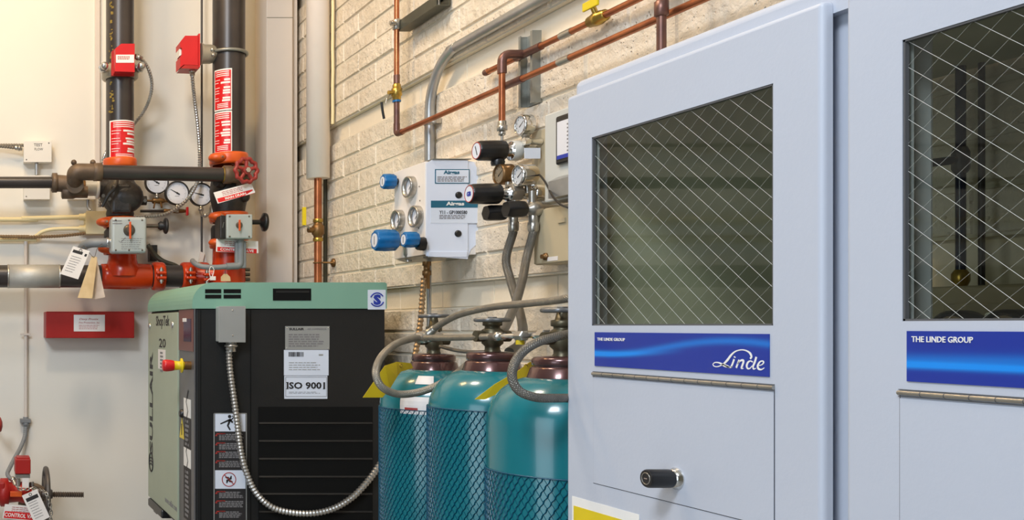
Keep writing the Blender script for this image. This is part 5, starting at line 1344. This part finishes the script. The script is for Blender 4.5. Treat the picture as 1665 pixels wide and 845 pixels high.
# valve between couplings on the right riser
cv2 = thing('check_valve', (rx2, YR, B(0, 345, YR).z), 'black cast valve on thick riser behind the tilted drain sign', 'valve')
z0_ = B(0, 345, YR).z
MB().lathe((rx2, YR, z0_), (0, 0, 1), [(0, .066), (.02, .069), (.05, .076), (.09, .080), (.13, .074), (.16, .067), (.182, .066)], 36).build('valve_body', 'cast', cv2)
MB().cyl(B(360, 300, 4.03), B(352, 296, 4.01), .018, 10).build('side_port', 'cast', cv2); MB().sphere(B(398, 320, 4.04), .022, 12).build('cover_boss', 'cast', cv2)
# butterfly valves with indicator boxes
def actuator(x0, y0, x1, y1, Yf, depth, label, name='valve_indicator_box', r=.012):
    t = thing(name, B((x0 + x1) / 2, y1, Yf), label, 'valve actuator', 'grey valve indicator boxes')
    bx_ = bxp(MB(), x0, y0, x1, y1, Yf + .006, Yf + depth, r).build('housing', 'greybox', t)
    pa, pb = B(x0 - .5, y1 + .5, Yf), B(x1 + .5, y0 - .5, Yf)
    cv_ = ring_panel(front((0, Yf - .004, 0)), pa.x, pa.z, pb.x, pb.z, None, .0095, r).build('cover', 'greybox', t)
    n = MB(); k_ = pk(Yf)
    for fx in (.12, .5, .88):
        for fy_ in (.08, .92):
            if fx == .5 and x1 - x0 < 50: continue
            n.sphere(B(lerp(x0, x1, fx), lerp(y0, y1, fy_), Yf - .0045), .0038, 10)
    n.build('cover_screw', 'bsteel', cv_)
    return t, cv_
a1_, c1_ = actuator(181.5, 353, 238, 411, 3.985, .085, 'large grey valve indicator box with an orange pointer, stencilled riser')
mm = MB().lathe(B(210, 374, 3.98), (0, -1, 0), [(0, .024), (.002, .024), (.004, .018), (.012, .013), (.016, .012)], 24).build('pointer_hub', 'bsteel', c1_)
bxp(MB(), 210.3, 360, 213.6, 388, 3.955, 3.966, .002).build('pointer', 'orange', c1_)
k = MB(); k_ = pk(3.9805); q = front((0, 3.9805, 0)); k.ribbon(q, [(XX(193), ZZ(391)), (XX(196), ZZ(394)), (XX(204), ZZ(386))], .0022, 0, .0004)
fine_print(k, front((XX(215), 3.9805, ZZ(396))), .09, .05, 6, fill=.25, seed=2); fine_print(k, front((XX(192), 3.9805, ZZ(361))), .045, .022, 2, fill=.4, seed=7)
k.build('print', 'inkgrey', c1_)
bf = thing('butterfly_valve', (rx, YP, B(0, 398, YP).z), 'dark butterfly valve body behind the large grey indicator box', 'valve', 'butterfly valves')
MB().lathe((rx, YP, B(0, 397, YP).z), (0, 0, 1), [(0, .060), (.01, .068), (.055, .068), (.065, .060)], 32).build('valve_body', 'cast', bf)
wb = MB(); wb.cyl(B(230, 367, 4.10), B(262, 367, 4.10), .0085, 12); wb.build('shaft', 'stem', bf)
MB().lathe(B(257, 367, 4.10), (1, 0, 0), [(0, .012), (.010, .020), (.022, .016), (.026, .030), (.030, .034), (.036, .034), (.040, .028)], 28).build('handwheel', 'cast', bf)
gq = thing('grey_elbow_conduit', B(150, 395, 4.06), 'smooth grey conduit elbow entering the large indicator box', 'conduit')
MB().sweep([B(132, 405, 4.2), B(137, 399, 4.12), B(148, 395, 4.06), B(165, 394.5, 4.045), B(178, 394.5, 4.045)], .0195, 16).build('sleeve', 'greyconduit', gq)
MB().lathe(B(173, 394.5, 4.045), (1, 0, 0), [(0, .0215), (.006, .0235), (.012, .0215), (.016, .0235), (.020, .020)], 16).build('lock_nut', 'silver', gq)
a2_, c2_ = actuator(368.5, 348.5, 410, 387.5, 3.945, .07, 'small square grey valve indicator box, thick riser, black handwheel', r=.006)
MB().lathe(B(389, 366, 3.94), (0, -1, 0), [(0, .014), (.003, .013), (.008, .009)], 20).build('pointer_hub', 'bsteel', c2_)
bxp(MB(), 388.5, 357, 391.5, 375, 3.922, 3.930, .0015).build('pointer', 'orange', c2_)
bf2 = thing('butterfly_valve', (rx2, YR, B(0, 398, YR).z), 'black butterfly valve with a black handwheel, right of square box', 'valve', 'butterfly valves')
MB().lathe((rx2, YR, B(0, 392, YR).z), (0, 0, 1), [(0, .068), (.008, .074), (.055, .074), (.066, .068)], 32).build('valve_body', 'cast', bf2)
bxp(MB(), 358, 350, 368.3, 388, 3.965, 4.05, .004).build('gear_case', 'cast', bf2)
MB().cyl(B(405, 361, 4.02), B(427, 361, 4.02), .010, 12).build('shaft', 'black', bf2)
MB().lathe(B(423, 361, 4.02), (1, 0, 0), [(0, .014), (.008, .026), (.012, .038), (.020, .039), (.026, .036), (.030, .024)], 32).build('handwheel', 'black', bf2)
g3 = thing('grey_elbow_conduit', B(393, 430, 3.98), 'grey conduit elbow dropping below the small square indicator box', 'conduit')
MB().sweep(bent([B(391, 388, 3.985), B(391, 432, 3.985), B(368, 433, 3.985)], .016), .0145, 16, smoothpath=False).sweep([B(370, 433, 3.985), B(350, 434.5, 3.99), B(328, 433, 4.0), B(317, 428, 4.03), B(313, 424, 4.10)], .0110, 14).build('sleeve', 'greyconduit', g3)
bxp(MB(), 383, 392, 401, 436, 3.978, 4.0, .005).build('access_fitting', 'greyconduit', g3)
# tees and horizontal red run
tL = thing('pipe_tee', (rx, YP, B(0, 470, YP).z), 'big red-orange pipe tee under the large grey indicator box', 'pipe fitting', 'red-orange pipe fittings')
zc1 = B(0, 449, YP).z
tm = MB().lathe((rx + .01, YP, zc1), (0, 0, 1), [(.0, .075), (.035, .078), (.055, .066), (.075, .060), (.105, .0595)], 36, caps=False)
tm.lathe((B(164, 0, YP).x, YP, zc1), (1, 0, 0), [(0, .048), (.001, .0535), (.03, .0545), (.08, .056), (.14, .056), (.20, .0535), (.214, .050)], 36); tm.build('tee_body', 'redorange', tL)
coupling((B(257, 0, YP).x, YP, zc1), (1, 0, 0), .047, .050, [(0, -1, .0)], (0, 0, 1), 'red coupling at the end of the big tee', 'redorange', .014)
single(MB().cyl(B(246, 449, YP), B(316, 449, YP), .0465, 28), 'short_pipe', 'pipe_black', 'short black pipe piece between the two red couplings', 'pipe')
coupling((B(304, 0, YP).x, YP, zc1), (1, 0, 0), .047, .050, [(0, -1, .0)], (0, 0, 1), 'red coupling between short black pipe and hanger clevis', 'redorange', .014)
tR = thing('pipe_tee', (rx2, YR, B(0, 472, YR).z), 'red-orange fitting below the control valve sign behind the compressor', 'pipe fitting', 'red-orange pipe fittings')
t2m = MB().lathe((rx2, YR, B(0, 480, YR).z), (0, 0, 1), [(0, .062), (.06, .068), (.13, .068), (.19, .067), (.22, .066)], 36)
t2m.cyl(B(312, 449, YP), B(360, 449, YR + .02), .047, 28); t2m.build('tee_body', 'redorange', tR)
fl_ = MB()
for y in (438, 446, 454, 462): fl_.cyl(B(397, y, YR - .02), B(406, y, YR - .02), .008, 6)
fl_.build('flange_bolt', 'bsteel', tR)
coupling((rx2, YR, B(0, 396, YR).z), (0, 0, 1), rR2, .038, [EL], (-.66, .75, 0), 'orange coupling half hidden by the control valve sign')
coupling((B(330, 0, YP).x, YP - .002, zc1), (1, 0, 0), .048, .040, [(0, -1, -.1)], (0, 0, 1), 'red coupling directly below the hanger clevis', 'redorange', .012)
# big black pipe at the far left with foil wrap
bp_ = thing('black_main_pipe', B(40, 449, YP), 'large black horizontal main pipe with a silver wrapped section', 'pipe')
MB().cyl((XL + .001, YP, B(0, 449, YP).z), B(165.5, 449, YP), .0485, 32).build('pipe', 'pipe_black', bp_)
fo = MB().lathe(B(12, 449, YP), (1, 0, 0), [(0, .0487), (.0005, .0503), (.222, .0503), (.2225, .0487)], 36, caps=False).build('silver_wrap', 'foil', bp_)
e_ = MB(); 
for x in (12, 95): MB().lathe(B(x, 449, YP), (1, 0, 0), [(0, .0505), (.001, .0513), (.006, .0513), (.007, .0505)], 36, caps=False).build('wrap_band', 'satin', fo)
# tags
def paper_tag(corners, Y, th, m, label, group='hanging paper tags', dark=None, holes=True, cat='tag', lines=True, name='paper_tag'):
    P = [B(x, y, Y + dy) for x, y, dy in corners]       # TL, TR, BR, BL
    t = thing(name, P[0], label, cat, group)
    MB().quad3([P[3], P[2], P[1], P[0]], .0012).build('card', m, t)
    u = (P[1] - P[0]); v = (P[0] - P[3]); fr = F(P[3], u, v); fr = F(P[3] + fr.n * .0013, u, v); fr.v = v.normalized()
    W, H = u.length, v.length; k = MB()
    if dark:
        for (a0, b0, a1, b1) in dark: MB().fbox(fr, a0 * W, b0 * H, a1 * W, b1 * H, 0, .0004).build('dark_band', 'ink', t)
    if lines:
        f2_ = F(fr.p(W * .45, H * .42), fr.u, fr.v); fine_print(k, f2_, W * .6, H * .6, 7, fill=.25, seed=int(corners[0][0])); k.build('print', 'inkgrey', t)
    if holes: MB().torus(fr.p(W * .5, H * .93, .0004), fr.n, .0055, .0014, 14, 6).build('eyelet', 'bsteel', t)
    return t
paper_tag([(119, 400, 0), (146, 408, 0), (127, 454, -.01), (98, 445, -.01)], 3.96, .001, 'paper', 'white printed card tag hanging over the big black main pipe', dark=[(.10, .80, .68, .90), (.82, .78, .95, .87)])
paper_tag([(149, 416, 0), (158, 418, 0), (150, 485, -.02), (126, 484, -.02)], 3.965, .001, 'manila', 'buff paper tag hanging left of the big red tee', holes=False, lines=False)
paper_tag([(151, 417, .01), (157, 418, .01), (171, 483, 0), (150, 487, 0)], 3.985, .001, 'pinktag', 'faded pinkish paper tag hanging behind the buff one', holes=False, lines=False)
single(MB().sweep([B(131, 405, 3.958), B(136, 399, 3.97), B(143, 408, 3.97), B(153, 418, 3.962), B(158, 404, 4.0), B(166, 396, 4.02)], .0012, 6), 'tag_wire', 'bsteel', 'thin wire holding the paper tags beside the red tee', 'wire')
def band_sign(corners, Y, txt, label, frac=(.08, .40), th=.0012, name='valve_sign', group='red and white valve signs', tw=.8):
    P = [B(x, y, Y + dy) for x, y, dy in corners]; t = thing(name, P[3], label, 'sign', group)
    MB().quad3([P[3], P[2], P[1], P[0]], th).build('sign_plate', 'paper', t)
    u = P[1] - P[0]; v = P[0] - P[3]; fr = F(P[3], u, v); fr = F(P[3] + fr.n * (th + .0002), u, v); fr.v = v.normalized(); W, H = u.length, v.length
    rd = MB().fbox(fr, W * .03, H * frac[0], W * .97, H * frac[1], 0, .0005).build('red_band', 'signred', t)
    text(txt, F(fr.p(W * .5, H * (frac[0] + frac[1]) / 2, 0), fr.u, fr.v), W * tw, H * (frac[1] - frac[0]) * .6, 'white', rd, c=.0006, bold=.02)
    k = MB(); fine_print(k, F(fr.p(W * .5, H * .7), fr.u, fr.v), W * .6, H * .4, 3, fill=.3, seed=5).build('print', 'redline', t)
band_sign([(347, 313, 0), (408, 297, 0), (415, 313, -.01), (354, 331, -.01)], 3.93, 'MAIN DRAIN', 'tilted white and red main drain sign under the red handwheel', frac=(.06, .42), tw=.55)
band_sign([(351.5, 388, .02), (419.5, 392, .02), (420, 411.5, .015), (351, 409, .015)], 3.99, 'CONTROL VALVE', 'white and red control valve sign behind grey conduit elbow', frac=(.04, .38))
single(MB().sweep([B(364, 361, 3.96), B(361, 375, 3.97), B(357, 390, 3.99)], .0014, 6), 'sign_chain', 'satin', 'thin chain holding the control valve sign', 'chain')
wt = thing('wire_seal', B(345, 450, 4.0), 'white wire seal loop above the compressor lid', 'seal')
MB().sweep([B(343, 452, 3.98), B(340, 442, 3.98), B(343, 433, 3.98), B(348, 438, 3.98), B(345, 449, 3.98), B(336, 457, 3.98)], .0016, 6).build('wire', 'white', wt)
bxp(MB(), 342, 449, 351, 455.5, 3.974, 3.982, .001).build('seal_block', 'paper', wt)
bt = thing('small_tag', B(367, 452, 4.0), 'small buff tag hanging behind the compressor lid', 'tag')
MB().prism(front((0, 3.99, 0)), [((x - PX0) * pk(3.99), EYE + (PY0 - y) * pk(3.99)) for x, y in ((359, 457), (375, 457), (374, 450), (369, 445), (364, 445), (359, 450))], 0, .002).build('card', 'manila', bt)
MB().cyl(B(366, 446, 3.989), B(366, 434, 3.985), .0012, 6).build('string', 'bsteel', bt)

single(MB().sweep([B(240, 398, 4.28), B(250, 412, 4.27), B(264, 424, 4.26), B(285, 432, 4.26), B(300, 442, 4.27)], .011, 12), 'rubber_hose', 'strutdark', 'dark grey hose slanting down behind the big red tee', 'hose')
single(bxp(MB(), 244, 398, 256, 424, 4.33, 4.388, .002), 'wall_bracket', 'black', 'small black bracket on the back wall right of large indicator box', 'bracket')
# --- pressure gauges
def gauge(x, y, Y, r, label, ang):
    t = thing('pressure_gauge', B(x, y, Y), label, 'pressure gauge', 'round white pressure gauges')
    c = B(x, y, Y)
    cs = MB().lathe(c + Vector((0, .022, 0)), (0, -1, 0), [(0, r * .9), (.003, r), (.026, r), (.030, r * .97), (.030, r * .91), (.026, r * .90)], 40, caps=False)
    cs.lathe(c + Vector((0, .022, 0)), (0, -1, 0), [(0, r * .9), (.001, r * .9)], 36); cb = cs.build('gauge_case', 'cast', t)
    MB().lathe(c + Vector((0, .004, 0)), (0, -1, 0), [(0, r * .90), (.002, r * .90)], 36).build('gauge_face', 'dial', cb)
    fr = front(c + Vector((0, .0018, 0))); k = MB()
    for i in range(28):
        a = R(-45 + i * 10); l_ = .70 if i % 4 else .62
        k.ribbon(fr, [(r * l_ * math.cos(a), r * l_ * math.sin(a)), (r * .78 * math.cos(a), r * .78 * math.sin(a))], .0011, 0, .0004)
    k.ribbon(fr, [(-r * .18, -r * .26), (r * .18, -r * .26)], .002, 0, .0004).build('scale_marks', 'inkgrey', cb)
    n = MB(); ca, sa = math.cos(R(ang)), math.sin(R(ang))
    n.ribbon(fr, [(-r * .25 * ca, -r * .25 * sa), (0, 0), (r * .62 * ca, r * .62 * sa)], [.007, .005, .0012], .0006, .0014); n.cyl(fr.p(0, 0, 0), fr.p(0, 0, .003), .004, 10)
    n.build('gauge_needle', 'ink', cb)
    MB().lathe(c - Vector((0, 0, r - .002)), (0, 0, -1), [(0, .009), (.010, .009), (.011, .012), (.022, .012), (.023, .008), (.034, .008)], 8).build('gauge_stem', 'satin', t)
    return t
gauge(255, 296, 4.285, .0525, 'round white gauge closest to black check valve', 150)
gauge(288, 313.5, 4.265, .0530, 'middle round white gauge below the drain pipe', 150)
gauge(327, 316, 4.275, .0515, 'round white gauge partly hidden by dark pipework and rod', 165)
gv = thing('gauge_cock', B(256, 327, 4.28), 'small brass cock under the gauge by check valve', 'valve')
MB().cyl(B(236, 326, 4.285), B(274, 327, 4.285), .0052, 12).lathe(B(247, 326.3, 4.285), (1, 0, 0), [(0, .008), (.004, .013), (.02, .011), (.034, .014), (.05, .011), (.056, .008)], 12).build('cock_body', 'bronze', gv)
MB().cyl(B(252, 328, 4.28), B(250, 338, 4.26), .004, 8).cyl(B(261, 328, 4.28), B(263, 337, 4.26), .0045, 8).build('cock_lever', 'bronze', gv)
gv2 = thing('gauge_line', B(270, 343, 4.28), 'thin pipe line with a little red lever under middle gauge', 'pipe')
MB().cyl(B(228, 343, 4.285), B(268, 343, 4.285), .0062, 12).build('pipe', 'pipe_black', gv2)
MB().lathe(B(266, 343, 4.285), (1, 0, 0), [(0, .0085), (.006, .011), (.02, .009), (.045, .0095), (.06, .011), (.09, .008), (.10, .006)], 12).lathe(B(288.5, 343, 4.285), (0, 0, 1), [(0, .010), (.02, .010), (.028, .008)], 8).build('cock_body', 'bronze', gv2)
bxp(MB(), 303, 336, 307, 350, 4.268, 4.282, .003).build('red_lever', 'red', gv2)
gv3 = thing('gauge_cock', B(344, 345, 4.24), 'brass cock joining the half hidden gauge to thick riser', 'valve')
MB().sweep([B(327.5, 343, 4.275), B(329, 350, 4.26), B(337, 350, 4.24), B(346, 343, 4.2)], .007, 10).sphere(B(334, 350, 4.235), .011, 12).lathe(B(346, 346, 4.20), (0, 0, 1), [(0, .013), (.02, .015), (.035, .011)], 8).build('cock_body', 'satin', gv3)

# --- small boxes and conduits on the wall
def wall_box(x0, y0, x1, y1, Yf, label, m='boxwhite', screws=True, scrib=False):
    t = thing('junction_box', B((x0 + x1) / 2, y1, Yf), label, 'junction box', 'junction boxes on the back wall')
    bxp(MB(), x0 + .5, y0 + .5, x1 - .5, y1 - .5, Yf + .003, YB - .001, .002).build('housing', m, t)
    c = bxp(MB(), x0, y0, x1, y1, Yf - .001, Yf + .0025, .001).build('cover', m, t)
    if screws:
        n = MB()
        for fx, fy_ in ((.1, .88), (.9, .1)): n.sphere(B(lerp(x0, x1, fx), lerp(y0, y1, fy_), Yf - .001), .003, 8)
        n.build('cover_screw', 'bsteel', c)
    if scrib:
        k = MB(); q = front((0, Yf - .0012, 0)); kk = pk(Yf); X_ = lambda x: (x - PX0) * kk; Z_ = lambda y: EYE + (PY0 - y) * kk
        text('TEST', front((X_(62), Yf - .0012, Z_(235.5))), .038, .013, 'ink', c); text('FLOW', front((X_(63), Yf - .0012, Z_(242.5))), .038, .011, 'ink', c)
    return t
wall_box(38.5, 229, 84, 263.5, 4.33, 'white junction box with handwritten marks above the drain pipe', scrib=True)
wall_box(38.5, 285, 81, 324, 4.325, 'white junction box mostly hidden behind the black drain pipe')
wall_box(111, 285, 155, 324, 4.325, 'white junction box half hidden behind the iron elbows')
wall_box(140, 343, 178, 380, 4.29, 'square cream junction box left of the large grey indicator box', 'cream', False)
cond('flexible_conduit', [(XL + .01, 4.345, B(0, 236, 4.345).z), B(-70, 236, 4.345), B(-10, 237, 4.345), B(20, 239.5, 4.345), B(35, 241, 4.345)], .0085, 'flexdark', 'short flexible conduit entering the box with handwritten marks', group='flexible conduits on the back wall', fit=(1,))
single(MB().cyl(B(59.5, 264, 4.355), B(59.5, 284.5, 4.355), .0085, 12), 'conduit_nipple', 'galv', 'short metal conduit joining the two white stacked boxes', 'conduit')
single(MB().sweep([B(143, 324.5, 4.345), B(143, 336, 4.345), B(147, 342, 4.34)], .008, 12), 'conduit_nipple', 'galv', 'short metal conduit below the box behind iron elbows', 'conduit')
def plain(path, r, m, label, name='painted_conduit', group=None):
    t = thing(name, path[0], label, 'conduit', group); MB().sweep(path, r, 12).build('tube', m, t)
    return t
t_ = plain([(XL + .001, 4.365, B(0, 357, 4.365).z), B(-70, 357, 4.365), B(40, 355, 4.365), B(139.5, 352.5, 4.34)], .0105, 'cream', 'cream painted conduit, the highest running to the cream box', group='cream painted conduits')
MB().lathe(B(128, 352.7, 4.342), (1, 0, 0), [(0, .0125), (.004, .015), (.02, .015), (.026, .018), (.032, .018)], 14).build('connector', 'cream', t_)
t_ = plain([B(139.5, 371.5, 4.335), B(112, 371.5, 4.345), B(82, 373, 4.355), B(66, 378, 4.36), B(56, 385, 4.365), B(30, 389, 4.37), B(-70, 390, 4.372), (XL + .001, 4.372, B(0, 390, 4.372).z)], .0085, 'cream', 'cream painted conduit bending down before the cream box', group='cream painted conduits')
MB().lathe(B(128, 371.5, 4.34), (1, 0, 0), [(0, .0115), (.004, .014), (.02, .014), (.026, .017), (.032, .017)], 14).build('connector', 'cream', t_)
cond('flexible_conduit', [B(139, 379, 4.31), B(120, 381.5, 4.32), B(90, 384, 4.335), B(50, 385, 4.35), B(4, 385, 4.35), B(-70, 384, 4.35), (XL + .01, 4.35, B(0, 384, 4.35).z)], .0078, 'flexbrz', 'flexible conduit running level below the cream conduits', group='flexible conduits on the back wall')
vcx = B(42, 0, 4.372).x
vc = thing('painted_conduit', (vcx, 4.372, 1.0), 'cream painted vertical conduit on the wall left of red box', 'conduit', 'cream painted conduits')
MB().cyl((vcx, 4.372, B(0, 392, 4.372).z), (vcx, 4.372, B(0, 688, 4.372).z), .0085, 14).build('tube', 'column', vc)
bxp(MB(), 33, 541.5, 50, 545, 4.358, 4.3625, .001).build('strap', 'column', vc)
MB().lathe((vcx, 4.372, B(0, 692, 4.372).z), (0, 0, 1), [(0, .011), (.004, .016), (.018, .016), (.02, .012), (.04, .012)], 14).build('coupling', 'greyconduit', vc)
bxp(MB(), 33, 681, 50, 687, 4.355, 4.3895, .001).build('mounting_strap', 'greyconduit', vc)
cond('flexible_conduit', [B(42, 693, 4.37), B(40, 710, 4.36), B(33, 728, 4.33), B(23, 746, 4.27), B(15, 762, 4.20), B(12, 770, 4.17), B(16, 777, 4.15), B(21, 780, 4.14)], .0098, 'greyconduit', 'grey flexible conduit curving down to the small red tamper switch', pitch=.009, depth=.10, group='flexible conduits on the back wall')
for args in ():
    pass
# --- red spare head box
sb = thing('spare_head_box', B(146, 550, 4.29), 'long red steel box on the back wall with a pale label', 'box')
bxp(MB(), 74.5, 506.5, 218.5, 549.5, 4.27, YB - .001, .003).build('box_body', 'darkred', sb)
l_ = bxp(MB(), 120, 511.5, 170.5, 538.5, 4.2685, 4.2697).build('label_plate', 'paper', sb)
k = MB()
text('Davy Protix', front(B(144.5, 519, 4.2684)), .085, .012, 'redline', l_, shear=.3)
text('Fire Protection, Inc', front(B(145, 524.5, 4.2684)), .092, .010, 'redline', l_, shear=.3)
fine_print(k, front(B(145, 531.5, 4.2684)), .09, .022, 3, fill=.3, seed=2); k.build('print', 'redline', l_)
MB().cyl(B(76, 507, 4.2685), B(217, 507, 4.2685), .0022, 8).build('lid_hinge', 'darkred', sb)

# --- OS&Y valve at the lower left
ov = thing('gate_valve', B(10, 845, 4.12), 'red gate valve with an upright wheel and long threaded stem', 'valve')
Yo = 4.12; zo = B(0, 803, Yo).z
MB().lathe(B(-60, 800, Yo), (1, 0, 0), [(0, .045), (.15, .045), (.16, .060), (.19, .060), (.195, .044), (.235, .040), (.25, .046), (.27, .046), (.275, .03), (.29, .022)], 28).build('valve_body', 'darkred', ov)
MB().cyl((XL + .001, Yo, B(0, 800, Yo).z), B(-58, 800, Yo), .042, 24).build('supply_pipe', 'darkred', ov)
bxp(MB(), -5, 784, 8, 803, Yo - .055, Yo - .02, .006).build('body_boss', 'darkred', ov)
bxp(MB(), 16.5, 799, 36, 807.5, Yo - .062, Yo - .044, .002).build('orange_mark', 'orange', ov)
yk = MB(); yk.sweep([B(30, 790, Yo), B(45, 788, Yo), B(60, 790, Yo), B(72, 797, Yo)], .011, 12).sweep([B(30, 816, Yo), B(48, 818, Yo), B(62, 815, Yo), B(72, 808, Yo)], .011, 12); yk.build('yoke', 'pipe_rust', ov)
wh = MB().torus(B(75, 803, Yo), (1, 0, 0), .108, .0105, 56, 12)
for k in range(4):
    a = R(40 + 90 * k); c = B(75, 803, Yo); wh.cyl(c, c + Vector((0, math.cos(a), math.sin(a))) * .10, .008, 10)
wh.lathe(B(68, 803, Yo), (1, 0, 0), [(0, .020), (.02, .026), (.035, .022), (.045, .018)], 16); wh.build('handwheel', 'ironwheel', ov)
tp = MB(); 
p_ = B(30, 803, Yo); stp = [p_.lerp(B(137, 804, Yo), i / 60) for i in range(61)]
tp.sweep(stp, .0125, 14, pitch=.0095, depth=.28, smoothpath=False); tp.build('threaded_stem', 'stem', ov)
ts = thing('tamper_switch', B(38, 770, 4.09), 'small red tamper switch standing on the lower gate valve', 'tamper switch')
bxp(MB(), 24.5, 746, 50, 770.5, 4.075, 4.155, .004).build('red_housing', 'darkred', ts)
bxp(MB(), 27, 743, 49, 746.5, 4.085, 4.15, .003).build('cap', 'darkred', ts)
bk_ = bxp(MB(), 25, 770.8, 49, 777, 4.085, 4.15, .001).build('bracket', 'satin', ts)
bxp(MB(), 36, 777, 47, 793, 4.082, 4.088).build('white_plate', 'paper', ts)
n = MB(); n.sphere(B(21, 779, 4.12), .013, 10).cyl(B(21, 779, 4.12), B(25, 790, 4.10), .010, 10).cyl(B(29, 778, 4.10), B(30, 792, 4.10), .011, 10).cyl(B(52, 783, 4.11), B(53, 792, 4.11), .008, 8); n.build('switch_fitting', 'satin', ts)
def chain(path, name, m, label, r=.0014, link=.011):
    pts = resample(smooth_path(path, .002), link * .78); mb = MB()
    for i in range(len(pts) - 1):
        d = (pts[i + 1] - pts[i]).normalized(); _, u, v = axes(d); u, v = (u, v) if i % 2 else (v, u)
        c = (pts[i] + pts[i + 1]) / 2; P = []
        for k in range(13):
            a = 2 * PI * k / 12; P.append(c + d * math.cos(a) * link * .55 + u * math.sin(a) * link * .30)
        mb.sweep(P, r, 6, smoothpath=False)
    return single(mb, name, m, label, 'chain')
chain([B(24, 783, 4.06), B(28, 792, 4.055), B(38, 796, 4.05), B(52, 793, 4.05), B(62, 796, 4.05), B(74, 800, 3.99), B(80, 815, 3.985), B(83, 832, 3.985), B(82, 850, 3.985), B(78, 870, 3.985)], 'valve_chain', 'satin', 'steel chain looped through the lower gate valve wheel', .0024, .020)
paper_tag([(35.5, 805.5, 0), (60, 794.5, 0), (81, 840, -.01), (57, 852, -.01)], 4.0, .001, 'paper', 'white card tag tilted against the upright lower valve wheel', dark=[(.12, .74, .90, .86)])
band_sign([(8, 819, 0), (70, 824, 0), (66, 847, 0), (4, 842, 0)], 4.03, 'CONTROL VALVE', 'white and red control valve sign hanging on the lower gate valve', frac=(.04, .52), tw=.92)
rk = thing('red_wheel', B(0, 690, 4.2), 'edge of a small red wheel at the far left wall', 'handwheel')
MB().lathe(B(-8, 690, 4.2), (1, 0, .05), [(0, .01), (.01, .028), (.02, .034), (.026, .030), (.032, .012)], 20).build('wheel', 'wheelred', rk)
MB().cyl(B(-9, 690, 4.2), B(-9, 690, YB - .001), .008, 8).build('spindle', 'stem', rk)
